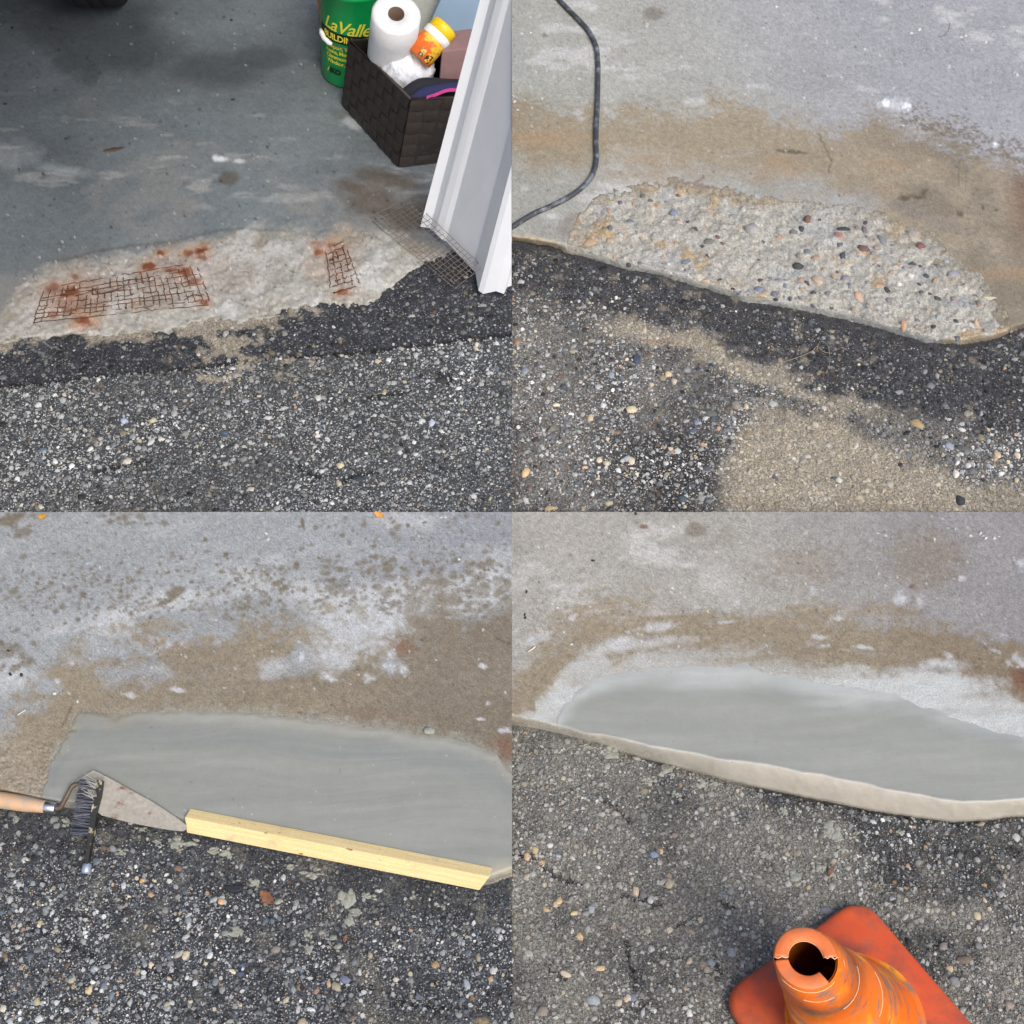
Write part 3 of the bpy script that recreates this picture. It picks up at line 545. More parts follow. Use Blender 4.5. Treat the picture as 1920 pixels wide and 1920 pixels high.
for q in [(568, 983, 3, 11), (556, 1060, 6, 6), (333, 1110, 20, 11), (310, 1130, 16, 5), (424, 1040, 6, 5), (386, 1012, 5, 4), (765, 985, 4, 4), (795, 980, 5, 3), (855, 1125, 14, 11), (520, 1092, 9, 5), (625, 1088, 9, 4), (20, 972, 30, 9)]: bC.splat(drops, q[0], q[1], q[2], q[3], -.3, 1, .3, .4)
c = lerp(c, S(116, 107, 88), drops * (1 - wet) * .85)
m = bC.mask()
for q in [(567, 1231, 6, 6), (726, 1251, 10, 7), (760, 1259, 6, 7), (333, 1293, 12, 3), (240, 1303, 14, 4), (905, 1248, 8, 4), (915, 1319, 3, 3), (133, 1243, 6, 3), (640, 1363, 12, 5), (615, 1272, 18, 7), (690, 1272, 9, 6), (900, 1348, 7, 2), (950, 1370, 12, 4), (130, 1300, 3, 2), (108, 1277, 6, 4)]: bC.splat(m, q[0], q[1], q[2], q[3], .15, .8, .8, .8)
c = lerp(c, S(214, 219, 226), m * .75)
m = bC.mask(); bC.stroke(m, [(135, 1322), (125, 1345), (115, 1365)], 1.5, .7, 2); bC.stroke(m, [(560, 1335), (585, 1342), (600, 1340)], 2, .8, 3); bC.stroke(m, [(620, 1320), (640, 1335)], 1.5, .6, 2); bC.stroke(m, [(930, 1196), (950, 1206), (962, 1206)], 1.6, .6, 1)
c = lerp(c, S(62, 54, 44), m * .75)
c = specks(bC, c, 260, (.9, 2.2), (60, 56, 52), (0, 960, 965, 1400), .7, 24); c = specks(bC, c, 120, (.9, 2.2), (228, 230, 232), (0, 960, 965, 1300), .75, 25)
nose = ss(-26, -4, Y - lowC) * ss(230, 120, X); c = lerp(c, S(198, 178, 146), nose * .6)
rs = ss(150, 60, X + .3 * (1380 - Y)) * ss(1330, 1420, Y)
c = lerp(c, c * .8, rs * ss(.3, .9, bC.fb(6, 120, 2)))
upC = curve(X, [(-700, 1600), (80, 1500), (96, 1425), (118, 1385), (145, 1350), (165, 1339), (185, 1338), (215, 1346), (240, 1342), (270, 1334), (330, 1332), (400, 1334), (480, 1339), (560, 1345), (640, 1357), (760, 1373), (840, 1388), (900, 1402), (930, 1416), (946, 1440), (960, 1455)]) + bC.fb(40, 131) * 4 + bC.fb(12, 132) * 2 * (1 + 6 * ss(220, 110, X)) + bC.fb(30, 130) * 14 * ss(200, 110, X)
sdc = Y - upC
fe_ = ss(-26, 8, sdc + 14 * bC.fb(18, 127, 4) + 8 * bC.fb(60, 126, 3, .3)); c = lerp(c, S(158, 159, 152), fe_ * .6)
Z = ZC0 * 1.3 * ss(0, 1, (Y - topC) / np.maximum(lowC - topC, 6)) - .05 * ss(0, 14, Y - lowC)
Rc = .0009 * bC.fb(12, 121) + .0016 * rs * RNG.normal(0, 1, X.shape)
floorC = bC.sheet('concrete_floor', Z, Rc, c, Y < lowC + 20, M_CONC, 'garage floor speckled with brown water drops above the fresh grey patch', 'concrete floor', .10)
c = np.ones(X.shape + (3,)) * S(146, 149, 144); c = c * (1 + .045 * bC.fb(140, 133, 4, .4) + .03 * bC.fb(40, 134, 4, .2) + .02 * bC.fb(7, 135))[..., None]
c = lerp(c, S(178, 184, 182), ss(30, 0, sdc + 9 * bC.fb(60, 136, 3, .3)) * ss(180, 300, X) * .55)
c = lerp(c, S(122, 129, 132), ss(40, 0, np.abs(sdc - 40 + 14 * bC.fb(90, 137, 3, .3))) * .35)
tro = ss(.75, 1.15, bC.fb(60, 138, 4, .16)) ; c = lerp(c, S(172, 176, 172), tro * .35)
c = specks(bC, c, 40, (.9, 1.8), (84, 86, 84), (120, 950, 1360, 1600), .6, 26); c = specks(bC, c, 26, (.9, 1.8), (206, 208, 206), (120, 950, 1360, 1600), .6, 27)
arc = bC.fb(30, 128, 4, .10) ; c = c * (1 + .035 * arc)[..., None]
c = lerp(c, S(150, 143, 126), ss(30, -4, sdc + 8 * bC.fb(20, 129, 3)) * .55)
c = lerp(c, S(176, 172, 152), ss(900, 940, X) * ss(1600, 1640, Y) * .8)
zb = .003 * ss(-3, 9, sdc) - .0035 * ss(0, -8, sdc)
patchC = bC.sheet('fresh_patch', Z, zb + .0012 * bC.fb(46, 139, 3, .14), c, (sdc > -7) & (Y < lowC + 20) & (X > 60), M_PATCH, 'smooth wet grey mortar patch held by the yellow board', 'mortar patch', .008)
ZC = np.full(X.shape, ZC0)
c = np.ones(X.shape + (3,)) * S(80, 83, 89); c = c * (1 + .3 * bC.fb(18, 141, 4))[..., None]
nearE = ss(180, 40, Y - lowC)
dust = np.clip(ss(.15, .9, bC.fb(70, 142, 4) - .15) * .7 + ss(.5, .95, bC.fb(22, 143, 4)) * nearE * .7 * ss(60, 220, X) + ss(.5, 1, bC.fb(34, 144, 4)) * .5, 0, 1) * ss(1990, 1780, Y + (300 - X) * .2)
c = lerp(c, S(142, 140, 128), dust * .75)
m = bC.mask()
for pts in [[(60, 1738), (100, 1748), (140, 1778), (185, 1795)], [(270, 1812), (310, 1826), (350, 1842)], [(0, 1800), (6, 1850), (2, 1880)], [(640, 1840), (700, 1855), (760, 1870)], [(740, 1880), (800, 1886), (840, 1894)]]: bC.stroke(m, pts, 4, .8, 6)
m = np.maximum(m, ss(.7, 1.1, bC.fb(40, 145, 4)) * .6)
c = lerp(c, S(26, 27, 31), m * .8)
RC = .0038 * bC.fb(24, 146, 4) + .002 * RNG.normal(0, 1, X.shape) - .005 * m
aspC = bC.sheet('asphalt', ZC, RC, c, Y > topC - 6, M_ASPH, 'damp dark bluish asphalt with small stones in front of the yellow board', 'asphalt')
dens = np.clip(.5 + .5 * ss(20, 130, Y - lowC) - m * .4, .05, 1) * (Y > lowC + 5)
stones(bC, aspC, (-220, 960, 1470, 2060), ZC, RC, dens, (dust * .8, S(150, 148, 136)), .96, 13000, 64000, 3.0, [8, 9, 8, 8, 5, 1.8, .8, .8, 6, .3], 285, 13, newer=ss(150, 20, Y - lowC) * .8,
       extra=[(348, 1791, 8, 8, 0, (214, 200, 172)), (335, 1790, 11, 4, -.6, (170, 168, 160)), (283, 1809, 6, 8, 0, (222, 206, 182)), (298, 1814, 6, 7, 0, (110, 112, 116)), (134, 1836, 7, 9, .2, (176, 170, 146)), (102, 1841, 6, 6, 0, (196, 184, 150)), (25, 1857, 7, 9, .4, (206, 164, 120)), (182, 1910, 8, 9, 0, (220, 194, 152)), (355, 1882, 6, 9, 0, (222, 204, 180)), (315, 1886, 7, 8, 0, (198, 190, 160)), (167, 1857, 6, 8, .6, (216, 194, 150)), (6, 1891, 6, 6, 0, (214, 206, 190)), (70, 1879, 6, 8, .3, (190, 180, 140)), (517, 1781, 10, 8, .2, (136, 132, 122)), (647, 1835, 11, 9, .2, (112, 122, 146)), (562, 1852, 8, 7, 0, (128, 110, 92)), (631, 1850, 8, 11, -.4, (160, 156, 136)), (816, 1810, 8, 8, .4, (170, 144, 104)), (875, 1846, 6, 9, -.4, (164, 172, 182)), (920, 1836, 6, 6, 0, (190, 164, 130)), (905, 1914, 13, 6, .1, (132, 116, 84)), (743, 1837, 6, 6, 0, (206, 198, 176)), (559, 1893, 5, 8, 0, (180, 182, 184)), (455, 1812, 7, 8, -.4, (92, 104, 128)), (450, 1827, 7, 6, 0, (72, 82, 108)), (267, 1652, 6, 5, -.4, (214, 176, 120)), (75, 1730, 6, 6, 0, (196, 182, 140)), (415, 1692, 6, 5, 0, (216, 182, 136)), (238, 1680, 6, 4, 0, (214, 206, 186)), (178, 1818, 8, 6, 0, (150, 160, 170)), (195, 1850, 7, 9, 0, (120, 130, 144))])
M_MORT = plain('mortar', (158, 161, 151), .9, (160, .75, 1.15), (220, .6, .004))
splatter(bC, aspC, ZC, RC, [(650, 1690, 20, 26), (668, 1712, 22, 8), (330, 1580, 18, 13), (357, 1581, 13, 9), (292, 1578, 12, 5), (266, 1556, 10, 5), (690, 1682, 12, 7), (624, 1758, 14, 7), (580, 1752, 9, 12), (577, 1778, 9, 10), (632, 1776, 12, 9), (775, 1682, 8, 7), (400, 1597, 16, 8), (424, 1600, 16, 10), (520, 1692, 12, 8), (850, 1750, 9, 7), (740, 1770, 5, 12), (440, 1750, 22, 12), (90, 1702, 8, 10), (545, 1628, 14, 7), (582, 1640, 18, 8), (480, 1655, 12, 9), (30, 1536, 8, 6), (125, 1540, 10, 9), (830, 1700, 7, 5), (230, 1600, 11, 7)], M_MORT)

# ================================================================== bay D (finished patch, cone)
bD = Bay(960, 1920, 960, 1920, 0, 700, 0, 500); X, Y = bD.X, bD.Y
ZD0 = -.05
topDp = [(960, 1340), (1010, 1350), (1060, 1362), (1100, 1376), (1160, 1384), (1220, 1400), (1258, 1405), (1340, 1422), (1440, 1436), (1530, 1453), (1600, 1467), (1680, 1484), (1740, 1494), (1800, 1504), (1860, 1502), (1920, 1498), (2620, 1480)]
lowDp = [(960, 1359), (1010, 1369), (1060, 1380), (1130, 1397), (1200, 1415), (1260, 1431), (1340, 1453), (1440, 1477), (1560, 1501), (1640, 1517), (1740, 1532), (1790, 1538), (1830, 1536), (1880, 1530), (1920, 1526), (2620, 1530)]
topD = curve(X, topDp) + bD.fb(30, 151) * 2; lowD = curve(X, lowDp) + bD.fb(40, 152) * 1.5
c = np.ones(X.shape + (3,)) * S(164, 162, 156)
c = lerp(c, S(142, 141, 143), ss(1380, 1820, X + (1150 - Y) * .3) * .85)
c = c * (1 + .06 * bD.fb(220, 153) + .06 * bD.fb(55, 154, 4, .6) + .045 * bD.fb(9, 155, 3))[..., None]
c = lerp(c, S(198, 198, 196), ss(.5, 1.1, bD.fb(60, 156, 4, .5) + ss(130, 30, np.abs(Y - 1060)) * .3) * .6 * ss(1500, 1250, X))
spk = bD.fb(9, 157, 3)
wu = curve(X, [(960, 1260), (1000, 1200), (1020, 1160), (1060, 1140), (1120, 1105), (1200, 1080), (1280, 1090), (1350, 1150), (1440, 1130), (1560, 1140), (1640, 1140), (1700, 1120), (1780, 1160), (1860, 1190), (1920, 1205), (2620, 1300)])
wet = ss(-.2, .9, (Y - wu) / 70 + .4 * spk + .8 * bD.fb(50, 158, 4, .5))
wc = np.ones_like(c) * S(142, 131, 111); wc = wc * (1 + .12 * bD.fb(90, 159, 4, .4) + .11 * spk)[..., None]
wc = lerp(wc, S(122, 108, 88), ss(1560, 1800, X) * .7); wc = lerp(wc, S(112, 72, 46), ss(40, 5, np.hypot(X - 1915, Y - 1270)) * .8)
strk = ss(.1, .7, bD.fb(26, 160, 4, .22) + .3 * bD.fb(120, 161)); c0 = c.copy()
c = lerp(c, wc, wet * (1 - .75 * strk * ss(1090, 1200, X)) * .9)
c = lerp(c, S(132, 120, 102), ss(90, 20, np.hypot((X - 1740) * .8, Y - 1050) + 30 * spk) * .55 + ss(60, 10, np.hypot((X - 1505) * .5, Y - 1060) + 25 * spk) * .4)
m = bD.mask(); bD.splat(m, 1305, 993, 19, 13, 0, 1, .25, .1); bD.splat(m, 1355, 1005, 30, 14, -.6, .4, .6, .5); c = lerp(c, S(130, 124, 112), m * .8)
m = bD.mask(); bD.splat(m, 1207, 988, 7, 4, 0, 1, .4, .5); bD.splat(m, 1710, 1099, 5, 4, 0, .9, .5, .4); bD.splat(m, 1195, 980, 4, 2, 0, .7, .5, .4); c = lerp(c, S(118, 82, 62), m * .8)
m = bD.mask()
for q in [(1020, 1190, 20, 9, -.3), (1000, 1205, 9, 5, -.3), (1690, 1124, 11, 9, 0), (1724, 1128, 7, 8, 0), (1526, 1108, 5, 6, 0), (1310, 1139, 9, 2, 0), (1075, 1158, 7, 5, 0), (1092, 1130, 5, 3, 0), (1180, 1184, 14, 4, -.2), (1350, 1168, 20, 2, -.1), (1382, 1131, 5, 6, 0), (1540, 1195, 16, 4, .1), (1620, 1214, 16, 3, .1), (1866, 1220, 12, 3, .4), (1910, 1240, 14, 9, .1), (1780, 1229, 10, 5, .3), (1570, 1160, 10, 3, 0), (1805, 1085, 6, 4, -.5), (1916, 1058, 8, 9, 0), (1882, 1190, 6, 3, 0), (1545, 1210, 12, 3, 0), (1765, 1245, 34, 8, .1), (1240, 1175, 24, 6, -.2), (1210, 1205, 60, 8, -.1), (1060, 1310, 26, 14, -.3), (1010, 1345, 24, 8, 0)]: bD.splat(m, q[0], q[1], q[2], q[3], q[4], .8, .8, .9, 4)
c = lerp(c, S(206, 211, 216), m * .7)
c = specks(bD, c, 120, (1, 2.4), (66, 60, 54), (960, 1920, 965, 1300), .75, 34); c = specks(bD, c, 130, (.9, 2.3), (228, 230, 232), (960, 1920, 965, 1300), .75, 35)
outU = curve(X, [(960, 1700), (1000, 1380), (1004, 1330), (1030, 1282), (1060, 1250), (1080, 1236), (1098, 1223), (1126, 1219), (1150, 1232), (1200, 1222), (1250, 1216), (1350, 1224), (1440, 1230), (1560, 1245), (1650, 1258), (1700, 1246), (1750, 1250), (1800, 1264), (1860, 1278), (1895, 1286), (1915, 1312), (2000, 1360), (2620, 1450)]) + bD.fb(40, 171) * 7 + bD.fb(12, 172) * 6 * (1 + ss(1200, 1000, X))
inU = curve(X, [(960, 1700), (1035, 1400), (1045, 1340), (1060, 1315), (1085, 1290), (1110, 1268), (1160, 1262), (1220, 1254), (1320, 1248), (1400, 1248), (1440, 1262), (1560, 1286), (1680, 1304), (1760, 1332), (1840, 1366), (1880, 1378), (1920, 1384), (2620, 1480)]) + bD.fb(60, 173) * 5
sdo, sdi = Y - outU, Y - inU
strk2 = bD.fb(26, 184, 4, .2); smear = ss(-16, 26, sdo + 12 * bD.fb(24, 185, 4) + 8 * strk2) * (.74 + .3 * strk2 + .25 * ss(1500, 1760, X)).clip(.2, 1)
smear = np.maximum(smear, ss(1130, 1040, X) * ss(-10, 14, sdo + 16 * bD.fb(14, 186, 3)) * .85)
c = lerp(c, S(194, 199, 199), smear * (.9 - .25 * ss(1180, 1300, X) * ss(1600, 1480, X)))
lip = ss(-3, 4, Y - topD)
c = lerp(c, S(178, 173, 160), lip * .9)
Z = ZD0 * 1.15 * np.clip((Y - topD) / np.maximum(lowD - topD, 6), 0, 1) ** 1.25 - .05 * ss(0, 14, Y - lowD)
Rd = .001 * bD.fb(12, 162)
floorD = bD.sheet('concrete_floor', Z, Rd, c, Y < lowD + 20, M_CONC, 'warm grey garage floor with white trowel smears above the finished patch', 'concrete floor', .10 * (1 - .75 * smear))
c = np.ones(X.shape + (3,)) * S(180, 185, 184); c = c * (1 + .10 * bD.fb(60, 174, 4, .3) + .04 * bD.fb(9, 175))[..., None]
c = lerp(c, S(182, 176, 160), ss(.2, .9, bD.fb(50, 176, 4, .3)) * .5)
g = np.ones_like(c) * S(149, 152, 147); g = g * (1 + .05 * bD.fb(140, 177, 4, .5) + .035 * bD.fb(30, 178, 4, .12))[..., None]
g = lerp(g, S(134, 139, 136), ss(70, 0, sdi) * .55); g = lerp(g, S(184, 184, 176), ss(.8, 1.15, bD.fb(60, 179, 4, .16)) * .4)
c = lerp(c, S(180, 184, 181), np.ones_like(X) * .6); c = lerp(c, g, ss(-4, 50, sdi + 26 * bD.fb(60, 180, 4, .25)))
cr = np.ones_like(c) * S(176, 172, 161); cr = cr * (1 + .06 * bD.fb(70, 181, 4, .12) + .04 * bD.fb(8, 182))[..., None]
c = lerp(c, cr, lip); c = lerp(c, S(190, 190, 184), ss(5, 0, np.abs(Y - topD)) * ss(1150, 1180, X) * .6)
c = specks(bD, c, 40, (.9, 1.8), (120, 118, 110), (1060, 1900, 1260, 1490), .6, 36)
zb = .0022 * ss(-3, 14, sdi) - .003 * ss(0, -8, sdi) + .0015 * ss(4, 0, np.abs(Y - topD)) * ss(1060, 1150, X)
patchD = bD.sheet('finished_patch', Z, zb + .0012 * bD.fb(46, 183, 3, .14), c, (sdi > -7) & (Y < lowD + 20), M_PATCH, 'dried smooth patch with white feathered border and cream front lip', 'mortar patch', .008)
ZD = np.full(X.shape, ZD0)
c = np.ones(X.shape + (3,)) * S(84, 85, 86); c = c * (1 + .28 * bD.fb(18, 191, 4))[..., None]
blk = ss(.1, .8, ss(160, 20, np.hypot((X - 1800) * .55, Y - 1600)) + ss(90, 10, np.hypot((X - 1760) * .6, Y - 1790)) * .8 + ss(60, 0, Y - lowD) * ss(1250, 1500, X) * .8 + .35 * bD.fb(60, 192, 4))
dust = np.clip(.84 + .55 * bD.fb(80, 193, 4) + .2 * bD.fb(20, 194, 3) - blk * .95, 0, 1)
c = lerp(c, S(148, 147, 140), dust * .75)
m = bD.mask()
for pts in [[(960, 1600), (1000, 1608), (1040, 1640), (1090, 1660)], [(1170, 1678), (1210, 1688), (1245, 1700)], [(1175, 1765), (1180, 1800), (1190, 1840)], [(1130, 1495), (1165, 1525), (1185, 1540)], [(1340, 1800), (1350, 1820), (1345, 1840)], [(1275, 1735), (1300, 1720)], [(1030, 1815), (1060, 1840)], [(1355, 1690), (1375, 1705)]]: bD.stroke(m, pts, 3.6, .85, 5)
c = lerp(c, S(30, 30, 32), m * .85)
RD = -.020 * ss(15, 2, Y - lowD) * ss(1100, 1220, X) + .0038 * bD.fb(24, 195, 4) + .0019 * RNG.normal(0, 1, X.shape) * (1 - .3 * dust) - .006 * m
aspD = bD.sheet('asphalt', ZD, RD, c, Y > topD - 6, M_ASPH, 'grey weathered asphalt around the orange cone below the finished patch', 'asphalt')
dens = np.clip(.95 - .25 * blk - m * .6, .05, 1) * (Y > lowD + 5)
stones(bD, aspD, (960, 2140, 1370, 2060), ZD, RD, dens, (dust * .9, S(158, 153, 142)), 1.02, 13500, 64000, 3.0, [8, 9, 9, 7, 3, 2.4, 1.0, 1.0, 4, .5], 285, 14, newer=blk * .45,
       extra=[(1192, 1671, 6, 8, 0, (208, 192, 164)), (1204, 1677, 6, 7, 0, (120, 122, 124)), (1255, 1658, 9, 8, -.3, (186, 176, 148)), (1242, 1653, 12, 4, -.5, (168, 166, 158)), (1113, 1876, 12, 11, -.7, (160, 168, 172)), (1017, 1896, 11, 10, 0, (140, 132, 124)), (1126, 1816, 11, 6, .1, (204, 184, 140)), (1061, 1827, 11, 6, .4, (206, 192, 166)), (1254, 1742, 6, 10, 0, (196, 186, 164)), (1215, 1744, 6, 7, 0, (196, 190, 160)), (1313, 1724, 6, 7, 0, (196, 182, 160)), (1108, 1705, 8, 9, .3, (154, 164, 172)), (1088, 1757, 7, 10, 0, (214, 182, 140)), (1077, 1712, 7, 5, -.6, (210, 194, 150)), (1048, 1690, 6, 8, .4, (200, 182, 140)), (1041, 1697, 5, 6, 0, (196, 180, 146)), (1024, 1706, 7, 5, .2, (206, 180, 130)), (1225, 1603, 8, 9, 0, (138, 154, 174)), (1238, 1597, 6, 5, 0, (214, 182, 140)), (1187, 1870, 8, 7, .3, (120, 128, 142)), (1174, 1873, 6, 7, 0, (206, 182, 156)), (1422, 1653, 11, 9, .2, (146, 142, 130)), (1549, 1708, 12, 10, .2, (128, 132, 142)), (1334, 1805, 8, 8, 0, (140, 150, 156)), (1372, 1785, 9, 9, 0, (158, 162, 168)), (1358, 1680, 7, 6, 0, (124, 132, 150)), (1832, 1717, 7, 7, 0, (196, 184, 156)), (1741, 1707, 7, 6, 0, (206, 196, 172)), (1807, 1800, 14, 9, 0, (112, 100, 84)), (1781, 1816, 8, 8, 0, (196, 176, 140)), (1790, 1840, 9, 13, -.5, (140, 140, 142)), (1768, 1776, 9, 8, 0, (140, 136, 132)), (1160, 1880, 8, 7, 0, (190, 178, 160)), (1046, 1606, 7, 6, .2, (176, 182, 190)), (1015, 1617, 8, 10, 0, (204, 176, 140)), (988, 1607, 6, 7, 0, (206, 180, 146)), (1003, 1594, 6, 7, 0, (204, 184, 136))])
splatter(bD, aspD, ZD, RD, [(1555, 1556, 20, 22), (1572, 1572, 15, 10), (1250, 1440, 18, 12), (1215, 1462, 14, 8), (1315, 1474, 14, 9), (1340, 1470, 10, 8), (1100, 1401, 14, 5), (1140, 1415, 22, 14), (1580, 1594, 12, 5), (1606, 1562, 11, 6), (1603, 1608, 9, 11), (1470, 1520, 9, 11), (1690, 1562, 9, 8), (1535, 1628, 12, 12), (1490, 1645, 18, 14), (1560, 1640, 9, 8), (1662, 1534, 10, 4), (1015, 1566, 8, 9), (968, 1474, 10, 6), (1260, 1452, 10, 6), (1764, 1630, 6, 4), (1652, 1650, 6, 12), (1270, 1490, 10, 7), (1430, 1600, 14, 9)], M_MORT)
#OBJECTS
# ================================================================== garage shell over the dim bay (unseen roof and walls, added and sized to shade it)
M_WALLP = plain('painted_wall', (170, 172, 174), .8, (30, .92, 1.05), (80, .2, .002))
M_ROOFW = plain('roof_wood', (120, 100, 80), .8, (18, .8, 1.15), (60, .3, .004))
gar = thing('garage', 'unseen garage shell with flat roof added to shade the old floor', 'garage', None, (-3.0, 6.5, 0))
def gbox(name, x0, x1, y0, y1, z0, z1, mat):
    v = [(x, y, z) for z in (z0, z1) for (x, y) in ((x0, y0), (x1, y0), (x1, y1), (x0, y1))]
    f = [(3, 2, 1, 0), (4, 5, 6, 7), (0, 1, 5, 4), (1, 2, 6, 5), (2, 3, 7, 6), (3, 0, 4, 7)]
    return put(build(name, v, f, mat, smooth=False), gar)
RY0 = 2.5
gbox('roof', -6.2, -.62, RY0, 9.2, 2.2, 2.32, M_ROOFW)
gbox('wall', -6.2, -6.05, RY0 + .1, 9.2, -.2, 2.197, M_WALLP); gbox('wall', -6.047, -.95, 9.05, 9.2, -.2, 2.197, M_WALLP)
gbox('wall', -.92, -.78, 5.42, 9.047, -.2, 2.197, M_WALLP)

# parked car: only the foot of one tyre reaches into the picture
M_TYRE = plain('tyre_rubber', (24, 25, 28), .75, (60, .8, 1.2), (90, .3, .003))
M_CARP = plain('car_paint', (30, 36, 46), .3, (20, .95, 1.05), (50, .02, .001))
M_RIM = plain('rim_metal', (120, 122, 126), .35, (50, .9, 1.1), (50, .05, .001), metal=.9)
tp = PV(190, 17, 0.0)
car = thing('parked_car', 'dark parked car standing on its black tyre deep in the garage', 'car', None, (tp.x, tp.y + .1, 0))
TR_, TW = .31, .125
def wheel(cx, cy):
    prof = [(-TW, .2), (-TW, .27), (-TW * .85, .30), (-TW * .6, TR_), (-.062, TR_), (-.056, TR_ - .012), (-.050, TR_), (-.006, TR_), (0, TR_ - .012), (.006, TR_), (.05, TR_), (.056, TR_ - .012), (.062, TR_), (TW * .6, TR_), (TW * .85, .30), (TW, .27), (TW, .2)]
    v, f = lathe((cx, cy, TR_), (1, 0, 0), prof, 40)
    wv, wf = lathe((cx, cy, TR_), (1, 0, 0), [(-TW * .6, .03), (-TW * .7, .1), (-TW * .8, .2), (TW * .8, .2), (TW * .7, .1), (TW * .6, .03)], 24, True, True)
    wh = put(build('wheel', wv, wf, M_RIM), car); ty = build('tyre', v, f, M_TYRE); ty.parent = wh; ty.location = -wh.location - car.location
    return wh
for dx in (0, -1.5):
    for dy in (.1, 2.7): wheel(tp.x + dx, tp.y + dy)
bp = [(.06, .3), (.02, .55), (.08, .75), (.9, .92), (1.5, 1.38), (3.0, 1.42), (3.8, .98), (4.1, .9), (4.12, .35), (3.9, .26), (.3, .24)]
vs = []; fs = []; n = len(bp)
for k, (xo, sc) in enumerate(((.20, .96), (.17, 1.0), (-1.67, 1.0), (-1.70, .96))):
    for (yy, zz) in bp: vs.append((tp.x + xo, tp.y + .02 + yy * sc, zz))
for k in range(3):
    for i in range(n): fs.append((k * n + i, k * n + (i + 1) % n, (k + 1) * n + (i + 1) % n, (k + 1) * n + i))
fs += [tuple(range(n))[::-1], tuple(range(3 * n, 4 * n))]
put(build('body', vs, fs, M_CARP, smooth=False), car)

# ================================================================== things by the garage door
M_GREEN = plain('green_plastic', (14, 150, 78), .35, (40, .93, 1.05), (60, .05, .001))
M_YEL = plain('yellow_print', (228, 222, 70), .5); M_BLK = plain('black_print', (16, 20, 18), .5)
M_GRIP = plain('white_plastic', (228, 230, 230), .4); M_WIRE = plain('bail_wire', (150, 152, 155), .35, metal=.9)
# bucket
bc = PV(668, 131, 0.0); BR_, BH = .139, .46
LEAN = .10
bk = thing('bucket', 'green plastic bucket with yellow lettering beside the woven basket', 'bucket', None, tuple(bc))
def lean(vs, k=LEAN): return [Vector((v[0] + k * (v[2]), v[1], v[2])) for v in vs]
prof = [(0.0, BR_ * .9), (.004, BR_ * .965), (.012, BR_ * .985), (BH * .55, BR_), (BH * .82, BR_ * 1.015), (BH * .83, BR_ * 1.05), (BH * .86, BR_ * 1.05), (BH * .87, BR_ * 1.02), (BH - .012, BR_ * 1.03), (BH - .01, BR_ * 1.06), (BH, BR_ * 1.06), (BH, BR_ * 1.0), (.01, BR_ * .95), (.01, .001)]
v, f = lathe((bc.x, bc.y, .002), (0, 0, 1), prof, 56, True); put(build('body', lean(v), f, M_GREEN), bk)
def bucket_pt(u, h, off=.0015):
    """u: metres round the wall from the face towards the camera, h: height"""
    a = u / BR_; return Vector((bc.x + math.sin(a) * (BR_ + off) + LEAN * h, bc.y - math.cos(a) * (BR_ + off), h))
def text_on_bucket(txt, size, u0, h0, mat, shear=0.0, slope=0.0, bold=0.0, space=1.0, part='lettering'):
    cu = bpy.data.curves.new('lettering', 'FONT'); cu.body = txt; cu.size = size; cu.shear = shear; cu.offset = bold; cu.space_character = space; cu.resolution_u = 3
    o = bpy.data.objects.new('lettering', cu); COL.objects.link(o); bpy.context.view_layer.update()
    me = bpy.data.meshes.new_from_object(o.evaluated_get(bpy.context.evaluated_depsgraph_get()))
    bpy.data.objects.remove(o); me.name = part
    for v in me.vertices: v.co = bucket_pt(u0 + v.co.x, h0 + v.co.y + slope * v.co.x, .003)
    me.materials.clear(); me.materials.append(mat); return put(link(part, me), bk)
# black band
vs = []; fs = []
for k in range(25):
    u = -.17 + k * .0145
    vs += [bucket_pt(u, .205 - .05 * (u + .13), .0015), bucket_pt(u, .247 - .05 * (u + .13), .0015)]
for k in range(24): fs.append((2 * k, 2 * k + 2, 2 * k + 3, 2 * k + 1))
put(build('label_band', vs, fs, M_BLK), bk)
text_on_bucket('LaValley', .074, -.135, .256, M_YEL, .35, -.10, .0008, .92)
text_on_bucket('BUILDING SUPPLY', .036, -.137, .2145, M_YEL, 0, -.05, .0008, .95)
for k, t in enumerate(['Newport, West Lebanon,', 'Keene, Meredith, Hooksett,', 'Claremont, Colby, Walpole', 'Windsor, Ludlow, V.T.']):
    text_on_bucket(t, .0235, -.128 + .004 * k, .178 - .0225 * k, M_YEL, 0, -.05, .0004, .9)
text_on_bucket('IKO', .030, -.104, .066, M_BLK, .0, -.03, .0018, 1.0)
text_on_bucket('/', .028, -.116, .066, M_YEL, .2, 0, .001)
gp = [bucket_pt(-.150, .228, .012), bucket_pt(-.135, .222, .016), bucket_pt(-.115, .213, .02), bucket_pt(-.090, .205, .02), bucket_pt(-.080, .202, .018)]
v, f = tube(gp, [.006, .0095, .0095, .0095, .006], 10); put(build('handle_grip', v, f, M_GRIP), bk)
v, f = tube([bucket_pt(-.08 + .02 * k, .202 + .0006 * k * k - .004 * k, .014) for k in range(12)], .002, 6); hd = put(build('bail', v, f, M_WIRE), bk)
